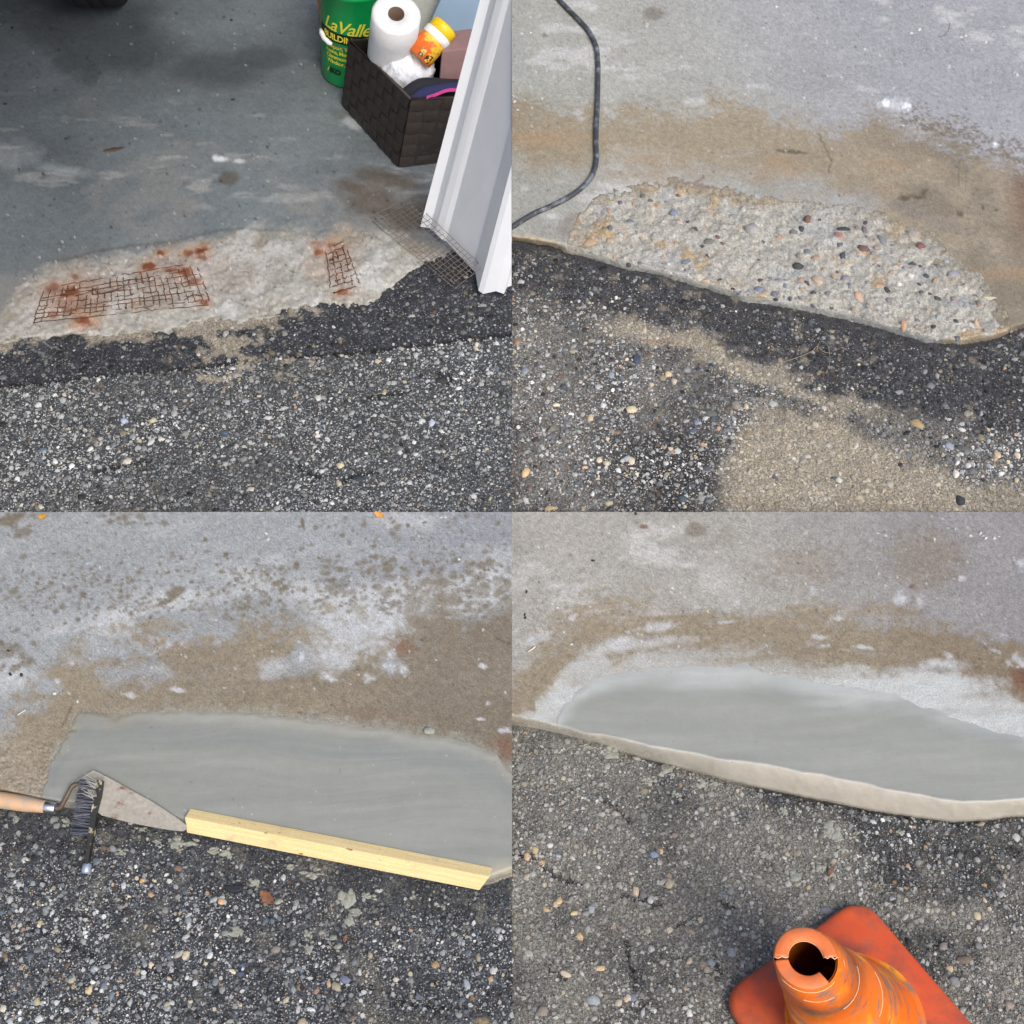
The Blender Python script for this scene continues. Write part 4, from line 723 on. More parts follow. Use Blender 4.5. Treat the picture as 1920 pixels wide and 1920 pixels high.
# brown board end behind the bucket
M_BROWN = plain('brown_wood', (150, 96, 62), .7, (60, .8, 1.15), (120, .3, .002))
b0 = PV(603, 62, 0.0)
vs = [b0 + Vector(d) for d in ((-.012, .06, 0), (.06, .05, 0), (.06, .09, 0), (-.012, .10, 0), (-.012, .09, .5), (.06, .08, .5), (.06, .12, .5), (-.012, .13, .5))]
build('wood_board', vs, [(3, 2, 1, 0), (4, 5, 6, 7), (0, 1, 5, 4), (1, 2, 6, 5), (2, 3, 7, 6), (3, 0, 4, 7)], M_BROWN, None, 'brown wood board standing behind the green bucket', 'board', smooth=False)

# woven basket
M_WOV = plain('woven_strap', (50, 43, 40), .55, (140, .75, 1.2), (500, .4, .001), two=((66, 58, 54), 60, .5, .8))
M_WOVI = plain('basket_lining', (38, 33, 31), .8)
HB = .285
Fb, Lb = PV(747, 313, .003), PV(642, 196, .003); Rb_ = Fb + (PV(822, 304, .003) - Fb) * 3.1
Ft, Lt = PV(770, 186, HB), PV(655, 76, HB); Rt = Ft + (PV(855, 183, HB) - Ft) * 2.7
Bb = Lb + (Rb_ - Fb); Bt = Lt + (Rt - Ft)
bs = thing('basket', 'dark brown woven strap basket holding paper rolls by the door trim', 'basket', None, tuple(Fb))
def face_pt(a0, a1, b0, b1, s, t, off, nrm): return (a0 + (a1 - a0) * s) * (1 - t) + (b0 + (b1 - b0) * s) * t + nrm * off
def weave(a0, a1, b0, b1, nu, nv):
    nrm = (a1 - a0).cross(b0 - a0).normalized(); cen = (Fb + Bb + Ft + Bt) / 4
    if nrm.dot((a0 + b1) / 2 - cen) < 0: nrm = -nrm
    for j in range(nv):                                     # horizontal straps
        vs = []; fs = []
        for k in range(nu * 3 + 1):
            s = k / (nu * 3); off = .0035 * math.cos(math.pi * (k / 3 - .5 + j))
            for (tt, d) in (((j + .04) / nv, -.0006), ((j + .2) / nv, .0005), ((j + .8) / nv, .0005), ((j + .96) / nv, -.0006)): vs.append(face_pt(a0, a1, b0, b1, s, tt, off + d + .004, nrm))
        for k in range(nu * 3):
            for q in range(3): fs.append((4 * k + q, 4 * k + 4 + q, 4 * k + 5 + q, 4 * k + 1 + q))
        put(build('strap', vs, fs, M_WOV), bs)
    for i in range(nu):                                     # upright straps
        vs = []; fs = []
        for k in range(nv * 3 + 1):
            t = k / (nv * 3); off = -.0035 * math.cos(math.pi * (k / 3 - .5 + i))
            for (sc, d) in (((i + .04) / nu, -.0006), ((i + .2) / nu, .0005), ((i + .8) / nu, .0005), ((i + .96) / nu, -.0006)): vs.append(face_pt(a0, a1, b0, b1, sc, t, off + d + .004, nrm))
        for k in range(nv * 3):
            for q in range(3): fs.append((4 * k + q, 4 * k + 4 + q, 4 * k + 5 + q, 4 * k + 1 + q))
        put(build('strap', vs, fs, M_WOV), bs)
weave(Fb, Lb, Ft, Lt, 8, 6); weave(Fb, Rb_, Ft, Rt, 8, 6)
def shell(c4b, c4t, th):
    cb = sum(c4b, Vector()) / 4; ct = sum(c4t, Vector()) / 4
    vs = list(c4b) + list(c4t) + [p + (ct - p).normalized() * th for p in c4t] + [p + (cb - p).normalized() * th + Vector((0, 0, .006)) for p in c4b]; fs = [(3, 2, 1, 0)]
    for k in range(4):
        a, b = k, (k + 1) % 4; fs += [(a, b, 4 + b, 4 + a), (4 + a, 4 + b, 8 + b, 8 + a), (8 + a, 8 + b, 12 + b, 12 + a)]
    fs.append((12, 13, 14, 15)); return vs, fs
v, f = shell([Fb, Rb_, Bb, Lb], [Ft, Rt, Bt, Lt], .012); put(build('liner', v, f, M_WOVI, smooth=False), bs)
v, f = tube([Ft, Rt, Bt, Lt, Ft], .006, 8); put(build('rim', v, f, M_WOV), bs)
for o in list(bs.children):
    clip_x(o)
    if not len(o.data.polygons): bpy.data.objects.remove(o)

# contents
M_PAPER = plain('paper_towel', (222, 224, 227), .9, (60, .96, 1.03), (110, .6, .004)); M_TUBE = plain('cardboard_tube', (100, 84, 72), .9)
inw = (Rt - Ft).normalized(); pa = PV(743, 26, .50); pb = Lt * .84 + Ft * .16 + inw * .105; pb.z = .2
ax = (pb - pa).normalized(); Lr = (pb - pa).length
pr = thing('paper_towel_roll', 'big white paper towel roll leaning in the woven basket', 'paper towel', None, tuple(pb))
RP = .086
v, f = lathe(pa, ax, [(.004, .027), (0, .030), (-.001, .06), (0, RP - .008), (.006, RP), (Lr * .3, RP * 1.01), (Lr * .6, RP), (Lr - .006, RP), (Lr, RP - .008), (Lr, .03)], 48); put(build('paper', v, f, M_PAPER), pr)
v, f = lathe(pa, ax, [(-.002, .0285), (-.002, .0265), (Lr * .98, .0265), (Lr * .98, .0285), (-.002, .0285)], 32); put(build('core', v, f, M_TUBE), pr)
# inner tube end, the core colour is darkened to put shade inside
# wrapped roll in a thin plastic bag
def blob(name, c, rad, amp, seed, mat, root, sx=(1, 1, 1), n=(28, 18), fold=0.0):
    vs = []; fs = []; nu, nv_ = n; r = np.random.default_rng(seed)
    U, Vv = np.meshgrid(np.arange(nu) * 2 * np.pi / nu, np.linspace(.02, np.pi - .02, nv_))
    nx, ny, nz = np.sin(Vv) * np.cos(U), np.sin(Vv) * np.sin(U), np.cos(Vv)
    d = 1 + amp * fbm(nx * 3 + nz * 2 + seed, ny * 3 - nz, 1.0, seed, 4) + fold * np.abs(np.sin(7 * U + 3 * Vv + seed)) * amp
    for k in range(nu * nv_):
        vs.append(Vector(c) + Vector((nx.flat[k] * sx[0], ny.flat[k] * sx[1], nz.flat[k] * sx[2])) * rad * d.flat[k])
    for j in range(nv_ - 1):
        for i in range(nu): fs.append((j * nu + i, (j + 1) * nu + i, (j + 1) * nu + (i + 1) % nu, j * nu + (i + 1) % nu))
    fs += [tuple(range(nu)), tuple(range((nv_ - 1) * nu, nv_ * nu))[::-1]]
    o = build(name, vs, fs, mat)
    return put(o, root) if root else o
m_, t_, b_ = mat_new('thin_plastic'); b_.inputs['Base Color'].default_value = S4(226, 230, 238); b_.inputs['Roughness'].default_value = .18; b_.inputs['Specular IOR Level'].default_value = .6; bump(t_, b_, 45, .8, .012, 5); M_BAG = m_
pg = PV(762, 128, .26)
bag = thing('plastic_bag', 'crumpled white plastic bag in front of the paper towel roll', 'plastic bag', None, tuple(pg))
blob('bag_body', pg, .088, .10, 4, M_BAG, bag, (1.08, 1, .95), (44, 28), .8)
blob('bag_neck', pg + Vector((-.01, .02, .085)), .045, .22, 9, M_BAG, bag, (1.4, .9, .55), (32, 18), 1.0)
# wipes canister
M_LID = plain('yellow_lid', (236, 198, 24), .4); M_WHITE = plain('white_ring', (232, 234, 236), .45)
M_ORNG = plain('orange_label', (226, 110, 36), .45, (40, .9, 1.08), (60, .05, .001), two=((238, 196, 60), 16, .5, .56))
ca, cb_ = PV(837, 47, .41), PV(784, 108, .33)
ax = (cb_ - ca).normalized(); Lc = (cb_ - ca).length; RC_ = .052
can = thing('wipes_canister', 'orange wipes canister with yellow lid in the woven basket', 'canister', None, tuple(cb_))
v, f = lathe(ca, ax, [(0, .001), (-.001, RC_ * .6), (.002, RC_ * .86), (.008, RC_ * .95), (.038, RC_ * .97), (.040, RC_ * .9)], 36); put(build('lid', v, f, M_LID), can)
v, f = lathe(ca, ax, [(.0385, RC_ * .97), (.040, RC_ * 1.02), (.066, RC_ * 1.02), (.068, RC_ * .97)], 36); put(build('collar', v, f, M_WHITE), can)
v, f = lathe(ca, ax, [(.067, RC_), (.07, RC_ * 1.0), (Lc, RC_), (Lc + .002, RC_ * .9)], 36, False, True); put(build('label', v, f, M_ORNG), can)
dk_ = M_BLK
v, f = lathe(ca, ax, [(.118, RC_ * 1.012), (.15, RC_ * 1.012)], 36); put(build('label_print', v, [q for k, q in enumerate(f) if k % 36 in (3, 4, 5, 7, 8, 20, 21, 22, 24, 25)], plain('label_dark', (48, 34, 20), .5, two=((230, 170, 60), 60, .5, .55))), can)
# mauve carton
M_MAUVE = plain('mauve_carton', (140, 112, 112), .75, (30, .9, 1.08), (60, .1, .001))
q0, q1 = PV(812, 150, .26), PV(905, 140, .26)
vs = [q0, q1, q1 + Vector((0, .12, .0)), q0 + Vector((0, .12, 0))]; vs = [p + Vector((0, 0, -.2)) for p in vs] + [p + Vector((.035, .03, .10)) for p in vs]
bevel(build('carton', vs, [(3, 2, 1, 0), (4, 5, 6, 7), (0, 1, 5, 4), (1, 2, 6, 5), (2, 3, 7, 6), (3, 0, 4, 7)], M_MAUVE, None, 'dull mauve carton standing in the woven basket behind the dark cloth', 'carton', smooth=False), .006)
# folded dark cloths
M_NAVY = plain('navy_cloth', (44, 50, 92), .9, (300, .8, 1.2), (900, .5, .001)); M_DARK = plain('charcoal_cloth', (34, 36, 46), .9, (300, .8, 1.2), (900, .5, .001)); M_PINK = plain('pink_trim', (206, 70, 140), .85)
def cloth(pts, wdt, mat, root, name, th=.012):
    """a folded band: ridge line pts (px, py, z) with a hanging depth"""
    path = smooth_path([PV(*p) for p in pts], 5); vs = []; fs = []; K = len(path)
    for p in path:
        for (dy, dz) in ((-wdt * .5, -.06 if wdt > .06 else -.02 if wdt > .03 else -.008), (-wdt * .35, -.01), (0, .0), (wdt * .35, -.008), (wdt * .5, -.05 if wdt > .03 else -.012)): vs.append(p + Vector((0, dy, dz)))
    for k in range(K - 1):
        for q in range(4): fs.append((5 * k + q, 5 * k + 5 + q, 5 * k + 6 + q, 5 * k + 1 + q))
    o = build(name, vs, fs, mat); clip_x(o); return put(o, root) if root else o
cl = thing('folded_cloth', 'folded navy and charcoal cloth with pink trim at the basket rim', 'cloth', None, tuple(PV(810, 180, .2)))
cloth([(752, 172, .262), (775, 155, .285), (800, 149, .292), (850, 152, .292), (930, 152, .285)], .07, M_DARK, cl, 'dark_fold')
cloth([(770, 181, .270), (790, 167, .285), (820, 160, .292), (855, 156, .295), (930, 158, .285)], .05, M_NAVY, cl, 'navy_fold')
cloth([(800, 180, .296), (818, 174, .300), (835, 167, .304), (855, 165, .306), (910, 165, .30)], .018, M_PINK, cl, 'pink_edge')
# boards behind the basket
def slab_from(name, pts, back, mat, label, cat):
    """front polygon (px, py, z), pushed back by a vector"""
    fr = [PV(*p) for p in pts]; n = len(fr); vs = fr + [p + Vector(back) for p in fr]
    fs = [tuple(range(n)), tuple(range(n, 2 * n))[::-1]] + [(k, n + k, n + (k + 1) % n, (k + 1) % n) for k in range(n)]
    o = build(name, vs, fs, mat, None, label, cat, smooth=False); clip_x(o); return o
M_BLUE = plain('blue_board', (150, 176, 204), .7, (12, .94, 1.05), (50, .1, .001)); M_GREYB = plain('pale_panel', (196, 197, 194), .7)
tall = .55
yb = 5.12
def on_y(px, py, y):
    d = FW * FPX + RT * (px - 960) - UP * (py - 960); t = y / d[1]; return Vector((d * t).tolist()) + Vector((0, 0, HC))
def board(name, pix, y, th, mat, label):
    fr = [on_y(a, b, y) for a, b in pix]; n = len(fr); vs = fr + [p + Vector((0, th, 0)) for p in fr]
    fs = [tuple(range(n)), tuple(range(n, 2 * n))[::-1]] + [(k, n + k, n + (k + 1) % n, (k + 1) % n) for k in range(n)]
    o = build(name, vs, fs, mat, None, label, 'board', smooth=False); clip_x(o); return o
def base_py(y):     # row where the floor is y metres away
    return 960 - FPX * math.tan(PITCH - math.atan2(HC, y))
by1, by2 = 4.86, 4.93
board('foam_board', [(776, base_py(by1)), (985, base_py(by1)), (1015, -150), (868, -150), (826, 0)], by1, .03, M_BLUE, 'pale blue foam board standing behind the basket next to the trim')
board('grey_panel', [(700, base_py(by2)), (860, base_py(by2)), (905, -150), (755, -150)], by2, .03, M_GREYB, 'pale grey panel edge standing behind the paper towel roll')

# white door trim, leaning as it hangs
M_TRIM = plain('white_metal', (238, 242, 248), .38, (10, .97, 1.02), (40, .04, .001), two=((150, 150, 146), 70, .74, .80))
bot = [(788, 425, .03), (806, 428, .03), (816, 436, .042), (826, 448, .03), (836, 452, .03), (893, 513, .03), (889, 496, .06), (897, 545, .012), (906, 551, .005), (930, 546, .02), (945, 551, .005), (951, 538, .03), (975, 532, .03)]
slope = (112 / 425)
tr = []
zt = 1.35
for (px, py, z) in bot:
    a = PV(px, py, z)
    lo = on_y(px, py, a.y)
    # the direction in the plane of constant y that runs along the picked lean
    hi = on_y(px + slope * 400, py - 400, a.y); d = (hi - a); d /= d.z
    tr.append((a, d))
vs = []; fs = []; n = len(tr)
for (a, d) in tr: vs.append(a)
for (a, d) in tr: vs.append(a + d * (zt - a.z))
for (a, d) in tr: vs.append(a + Vector((.004, .012, .0)))
for (a, d) in tr: vs.append(a + d * (zt - a.z) + Vector((.004, .012, 0)))
for k in range(n - 1): fs += [(k, k + 1, n + k + 1, n + k), (2 * n + k + 1, 2 * n + k, 3 * n + k, 3 * n + k + 1), (k + 1, k, 2 * n + k, 2 * n + k + 1), (n + k, n + k + 1, 3 * n + k + 1, 3 * n + k)]
fs += [(0, n, 3 * n, 2 * n)]
tri = build('door_trim', vs, fs, M_TRIM, None, 'white ribbed metal door trim leaning over the wire mesh', 'door trim', smooth=False); clip_x(tri)

# ------------------------------------------------------------------ wire meshes
M_RUST = plain('rusty_wire', (78, 56, 46), .85, (200, .7, 1.3), (400, .3, .001), two=((126, 74, 46), 24, .46, .62)); M_GALV = plain('old_galvanised_wire', (128, 116, 106), .6, (100, .8, 1.15), (300, .2, .001))
def mesh_sheet(root, quad, nu, nv_, zf, rad, mat, keep_u=None, keep_v=None, wob=1.2, seed=0, brk=0.0):
    A, B, C_, D = [np.array(q, float) for q in quad]; r = np.random.default_rng(seed)
    def pt(s, t): return (A * (1 - s) + B * s) * (1 - t) + (D * (1 - s) + C_ * s) * t
    def wire(fn, a, b):
        if brk and r.uniform() < brk:
            q_ = r.uniform(a + .15, b - .15); g2 = r.uniform(.03, .12); seg(fn, a, q_ - g2 / 2); seg(fn, q_ + g2 / 2, b)
        else: seg(fn, a, b)
    def seg(fn, a, b):
        K = 16; path = []; o0 = r.normal(0, wob * .6, 2)
        for k in range(K + 1):
            q = fn(a + (b - a) * k / K) + o0 + r.normal(0, wob * .45, 2); path.append(PV(q[0], q[1], zf(q[0], q[1]) + r.normal(0, .0009)))
        v, f = tube(path, rad, 5); put(build('wire', v, f, mat), root)
    for i in range(nu + 1):
        rg = keep_u(i) if keep_u else [(0, 1)]
        for (a, b) in rg: wire(lambda t, i=i: pt(i / nu, t), a, b)
    for j in range(nv_ + 1):
        rg = keep_v(j) if keep_v else [(0, 1)]
        for (a, b) in rg: wire(lambda s, j=j: pt(s, j / nv_), a, b)
r1 = thing('wire_mesh', 'long rusty wire mesh remnant stuck in the pale old repair', 'wire mesh', 'rusted mesh remnants', tuple(PV(230, 545, 0)))
rq = np.random.default_rng(8)
mesh_sheet(r1, [(84, 542), (366, 494), (396, 572), (62, 606)], 25, 8, lambda x, y: .0018, .0015, M_RUST, lambda i: [(rq.uniform(0, .45) if 6 < i < 11 else rq.uniform(0, .16), rq.uniform(.8, 1))], lambda j: [(0 if j > 1 else .06 + .1 * rq.uniform(), 1 - rq.uniform(0, .12))] if j not in (4,) else [(0, .3), (.46, 1)], 2.0, 1, .6)
r2 = thing('wire_mesh', 'small rusty wire mesh strip in the repair near the door trim', 'wire mesh', 'rusted mesh remnants', tuple(PV(640, 500, 0)))
mesh_sheet(r2, [(612, 466), (648, 452), (674, 535), (622, 550)], 4, 8, lambda x, y: .0020, .0015, M_RUST, lambda i: [(rq.uniform(0, .2), rq.uniform(.8, 1))], lambda j: [(rq.uniform(0, .2), rq.uniform(.8, 1))], 2.0, 2, .2)
r3 = thing('wire_mesh', 'loose grey wire mesh sheet bent up against the white trim', 'wire mesh', None, tuple(PV(780, 460, 0)))
mesh_sheet(r3, [(690, 410), (768, 370), (905, 500), (852, 542)], 9, 20, lambda x, y: .006 + .085 * float(ss(-10, 70, (x - 768) * .69 - (y - 370) * .72 + 75)) * float(ss(690, 800, x)), .0011, M_GALV, lambda i: [(rq.uniform(0, .05), 1 - rq.uniform(0, .06))], lambda j: [(rq.uniform(0, .1), 1 - rq.uniform(0, .08))], .8, 3)
for k, pts in enumerate([[(175, 540), (190, 550), (235, 536), (240, 528)], [(140, 555), (165, 548), (185, 538)], [(270, 575), (285, 583), (292, 578)], [(345, 562), (365, 552), (378, 556)]]):
    v, f = tube(smooth_path([PV(a, b, .007) for a, b in pts], 5), .0012, 5); put(build('wire', v, f, M_RUST), r1)

# ------------------------------------------------------------------ black cable
M_CABLE = plain('rubber_hose', (66, 68, 74), .55, (160, .75, 1.25), (300, .3, .001), two=((136, 142, 152), 26, .48, .7))
cp = [(1020, -60), (1044, -8), (1062, 14), (1082, 34), (1102, 56), (1116, 82), (1120, 100), (1121.5, 130), (1121, 165), (1120, 200), (1118, 240), (1117.5, 270), (1118.5, 295), (1114, 320), (1104, 338), (1086, 356), (1062, 372), (1034, 386), (1004, 399), (978, 414), (966, 422), (950, 432)]
path = smooth_path([PV(a, b, .0095) for a, b in cp], 5)
v, f = tube(path, .0098, 14)
hose = build('hose', v, f, M_CABLE, None, 'dusty black rubber hose curving across the tan stained floor', 'hose')
bm = bmesh.new(); bm.from_mesh(hose.data); bmesh.ops.bisect_plane(bm, geom=bm.verts[:] + bm.edges[:] + bm.faces[:], plane_co=(.001, 0, 0), plane_no=(-1, 0, 0), clear_outer=True)
ed = [e for e in bm.edges if e.is_boundary]; bmesh.ops.contextual_create(bm, geom=ed); bm.to_mesh(hose.data); bm.free()

# ------------------------------------------------------------------ board, trowel, brush
m_, t_, b_ = mat_new('pine')
g_ = N(t_, 'ShaderNodeTexCoord'); mp = N(t_, 'ShaderNodeMapping'); mp.inputs['Scale'].default_value = (3, 60, 60)
ns = N(t_, 'ShaderNodeTexNoise', Scale=2.2, Detail=6.0, Roughness=.6); t_.links.new(g_.outputs['Object'], mp.inputs[0]); t_.links.new(mp.outputs[0], ns.inputs['Vector'])
rmp = N(t_, 'ShaderNodeValToRGB'); t_.links.new(ns.outputs[0], rmp.inputs[0])
rmp.color_ramp.elements[0].position = .3; rmp.color_ramp.elements[0].color = S4(234, 206, 148); rmp.color_ramp.elements[1].position = .62; rmp.color_ramp.elements[1].color = S4(246, 226, 170)
n2 = N(t_, 'ShaderNodeTexNoise', Scale=55.0, Detail=2.0); mp2 = N(t_, 'ShaderNodeMapping'); mp2.inputs['Scale'].default_value = (.5, 1, 1); t_.links.new(g_.outputs['Object'], mp2.inputs[0]); t_.links.new(mp2.outputs[0], n2.inputs['Vector'])
r2_ = N(t_, 'ShaderNodeMapRange'); r2_.inputs[1].default_value = .70; r2_.inputs[2].default_value = .76; t_.links.new(n2.outputs[0], r2_.inputs[0])
mx = N(t_, 'ShaderNodeMix', data_type='RGBA'); mx.inputs[7].default_value = S4(150, 96, 60); t_.links.new(rmp.outputs[0], mx.inputs[6]); t_.links.new(r2_.outputs[0], mx.inputs[0]); n3 = N(t_, 'ShaderNodeTexNoise', Scale=14.0, Detail=6.0, Roughness=.7); t_.links.new(g_.outputs['Object'], n3.inputs['Vector'])
r3_ = N(t_, 'ShaderNodeMapRange'); r3_.inputs[1].default_value = .56; r3_.inputs[2].default_value = .70; r3_.inputs[4].default_value = .55; t_.links.new(n3.outputs[0], r3_.inputs[0])
mx3 = N(t_, 'ShaderNodeMix', data_type='RGBA'); mx3.inputs[7].default_value = S4(196, 178, 148); t_.links.new(mx.outputs[2], mx3.inputs[6]); t_.links.new(r3_.outputs[0], mx3.inputs[0])
t_.links.new(noise_mul(t_, mx3.outputs[2], 260, .86, 1.08), b_.inputs['Base Color'])
b_.inputs['Roughness'].default_value = .7; bump(t_, b_, 240, .4, .0015); M_PINE = m_
zf_ = ZC0 + .006
e0, e1 = PV(352, 1566, zf_), PV(899, 1674, zf_)              # front foot of the board
u = (e1 - e0).normalized(); L = (e1 - e0).length; up = Vector((0, 0, 1)); bk_ = up.cross(u).normalized()
if bk_.y < 0: bk_ = -bk_
th = math.radians(24); a1 = (bk_ * math.sin(th) + up * math.cos(th)); a2 = (bk_ * math.cos(th) - up * math.sin(th))
HW, HD = .050, .036
secs = []
vs = []
for (p, cut) in ((Vector((0, 0, 0)), 0), (u * L, 1)):
    for (h, d) in ((0, 0), (HW, 0), (HW, HD), (0, HD)):
        q = p + a1 * h + a2 * d
        if cut: q += u * (.022 * (h / HW))
        else: q += u * (-.004 * (h / HW))
        vs.append(e0 + q + Vector((0, 0, .014)))
bd = build('pine_board', vs, [(3, 2, 1, 0), (4, 5, 6, 7), (0, 1, 5, 4), (1, 2, 6, 5), (2, 3, 7, 6), (3, 0, 4, 7)], M_PINE, None, 'pale yellow pine board holding the edge of the wet patch', 'board', smooth=False)
# its own axes for the grain
M4 = Matrix((u, a2, a1)).transposed().to_4x4(); M4.translation = e0
bd.data.transform(M4.inverted()); bd.matrix_world = M4
bevel(bd, .0025, 2)
for (bx, bw, bh_) in ((.012, .014, .03), (.10, .03, .012), (.70, .035, .010), (.45, .02, .007)):
    pts_ = [(bx + math.cos(q * .628) * bw * (1 + .3 * math.sin(q * 2.7)), HD * .0 - .0012, .02 + HW - .012 - bh_ * .3 + math.sin(q * .628) * bh_ * .4) for q in range(10)]
    sm_ = build('mortar_smear', pts_ + [(bx, -.0028, .02 + HW - .012 - bh_ * .3)], [(k, (k + 1) % 10, 10) for k in range(10)], M_MORT); sm_.parent = bd; sm_.location = (0, 0, -.014)

M_STEEL = plain('trowel_steel', (182, 177, 166), .5, (90, .8, 1.12), (160, .4, .001), metal=.1, two=((132, 84, 58), 22, .60, .72))
M_TANG = plain('tang_steel', (112, 96, 84), .6, (100, .8, 1.2), metal=.4); M_HAND = plain('wood_handle', (206, 170, 134), .6, (60, .9, 1.1), (160, .2, .001), two=((170, 158, 144), 30, .46, .62)); M_FERR = plain('ferrule', (200, 202, 206), .25, metal=.95)
trw = thing('trowel', 'mortar smeared steel trowel with wooden handle touching the pine board', 'trowel', None, tuple(PV(180, 1500, 0)))
outl = [(138, 1467), (156, 1455), (175, 1444), (190, 1451), (220, 1467), (250, 1484), (280, 1500), (310, 1519), (335, 1536), (349, 1547), (350, 1554), (342, 1558), (320, 1556), (285, 1550), (250, 1543), (215, 1535), (190, 1528), (165, 1508), (148, 1488)]
def zt_(x, y): return .012 + .006 * (1 - (x - 138) / 212)
top = [PV(x, y, zt_(x, y)) for x, y in outl]; n = len(top); cen = PV(220, 1500, .014)
vs = top + [p - Vector((0, 0, .003)) for p in top] + [cen, cen - Vector((0, 0, .003))]
fs = [(k, (k + 1) % n, 2 * n) for k in range(n)] + [((k + 1) % n + n, k + n, 2 * n + 1) for k in range(n)] + [(k, n + k, n + (k + 1) % n, (k + 1) % n) for k in range(n)]
bl = put(build('blade', vs, fs, M_STEEL, smooth=False), trw)
mz = [PV(x, y, zt_(x, y) + .0018) for x, y in [(170, 1452), (200, 1460), (215, 1478), (205, 1500), (230, 1515), (250, 1530), (222, 1531), (192, 1524), (175, 1500), (160, 1480)]]
mz2 = mz + [sum(mz, Vector()) / len(mz) + Vector((0, 0, .002))]; ms = build('mortar_smear', mz2, [(k, (k + 1) % len(mz), len(mz)) for k in range(len(mz))], plain('mortar_film', (172, 170, 158), .85, (60, .85, 1.12), (240, .5, .002), two=((150, 134, 116), 40, .5, .6))); ms.parent = bl; ms.location = -trw.location
zh = ZC0 + .035
h0, h1 = PV(-40, 1494, zh + .004), PV(86, 1513, zh + .006); hx = (h1 - h0); hl = hx.length
v, f = lathe(h0, hx, [(0, .014), (.004, .017), (hl * .35, .0215), (hl * .7, .0205), (hl * .94, .0165), (hl, .0155)], 24, True, True); put(build('handle', v, f, M_HAND), trw)
v, f = lathe(h1, hx, [(-.001, .0158), (.026, .0148), (.028, .013), (.0285, .001)], 24); put(build('ferrule', v, f, M_FERR), trw)
fe = h1 + hx.normalized() * .026
v, f = tube(smooth_path([fe, PV(114, 1513, .0), PV(124, 1495, .018), PV(136, 1474, .026), PV(150, 1470, .022), PV(158, 1474, .018)], 5), [.006] * 26, 8); put(build('tang', v, f, M_TANG), trw)

# wire brush lying on the trowel
M_BRB = plain('brush_back', (40, 40, 38), .5, (60, .8, 1.2), (150, .3, .001), two=((178, 172, 142), 34, .56, .62)); M_BRI = plain('steel_bristle', (58, 62, 74), .4, (200, .7, 1.4), metal=.4); M_CAP = plain('brush_end', (176, 190, 214), .35, metal=.5)
br = thing('wire_brush', 'black wire brush with mortar stains resting on the trowel blade', 'brush', None, tuple(PV(170, 1540, 0)))
ba, bb = PV(188, 1464, .038), PV(163, 1624, ZC0 + .022)
ub = (bb - ba).normalized(); Lb_ = (bb - ba).length; nb = ub.cross(Vector((0, 0, 1))).normalized()
if nb.x > 0: nb = -nb
ub2 = nb.cross(ub)
if ub2.z < 0: ub2 = -ub2
vs = []; secs = 14
for k in range(secs + 1):
    s = k / secs; wd = .0075 if s < .62 else .0075 - .0028 * ss(.62, .75, np.array(s)).item(); ht = .012 if s < .62 else .010
    p = ba + ub * Lb_ * s
    for (x, y) in ((-wd, -ht), (wd, -ht), (wd, ht), (-wd, ht)): vs.append(p + nb * x + ub2 * y)
fs = [(3, 2, 1, 0), tuple(4 * secs + q for q in range(4))]
for k in range(secs):
    for q in range(4): fs.append((4 * k + q, 4 * k + (q + 1) % 4, 4 * k + 4 + (q + 1) % 4, 4 * k + 4 + q))
put(build('back', vs, fs, M_BRB, smooth=False), br)
vs = []; fs = []; r_ = np.random.default_rng(4)
for k in range(17):
    for j in range(3):
        b0_ = ba + ub * Lb_ * (.03 + .60 * k / 16) + nb * .006 + ub2 * (j - 1) * .008
        for q in range(9):
            d = nb * (.044 + r_.normal(0, .002)) + ub * r_.normal(0, .0045) + ub2 * (r_.normal(0, .004) + (j - 1) * .002)
            v, f = tube([b0_ + ub * r_.normal(0, .001) + ub2 * r_.normal(0, .001), b0_ + d], [.0015, .0012], 4); o_ = len(vs); vs += v; fs += [tuple(i + o_ for i in t) for t in f]
tag(put(build('bristles', vs, fs, M_BRI, smooth=False), br), None, None, None, 'stuff')
vs = []; fs = []
for k in range(30):
    b0_ = ba + ub * (.002 + r_.uniform(0, .05)) + nb * r_.uniform(0, .01) + ub2 * .011; d = nb * r_.uniform(.0, .03) + ub2 * r_.uniform(.008, .02) - ub * r_.uniform(0, .016)
    v, f = tube([b0_, b0_ + d], [.0009, .0006], 4); o_ = len(vs); vs += v; fs += [tuple(i + o_ for i in t) for t in f]
tag(put(build('loose_bristles', vs, fs, plain('grey_bristle', (150, 150, 146), .5), smooth=False), br), None, None, None, 'stuff')
v, f = lathe(bb - ub * .004, ub, [(-.004, .006), (0, .011), (.018, .012), (.022, .009), (.023, .001)], 18); put(build('end_cap', v, f, M_CAP), br)

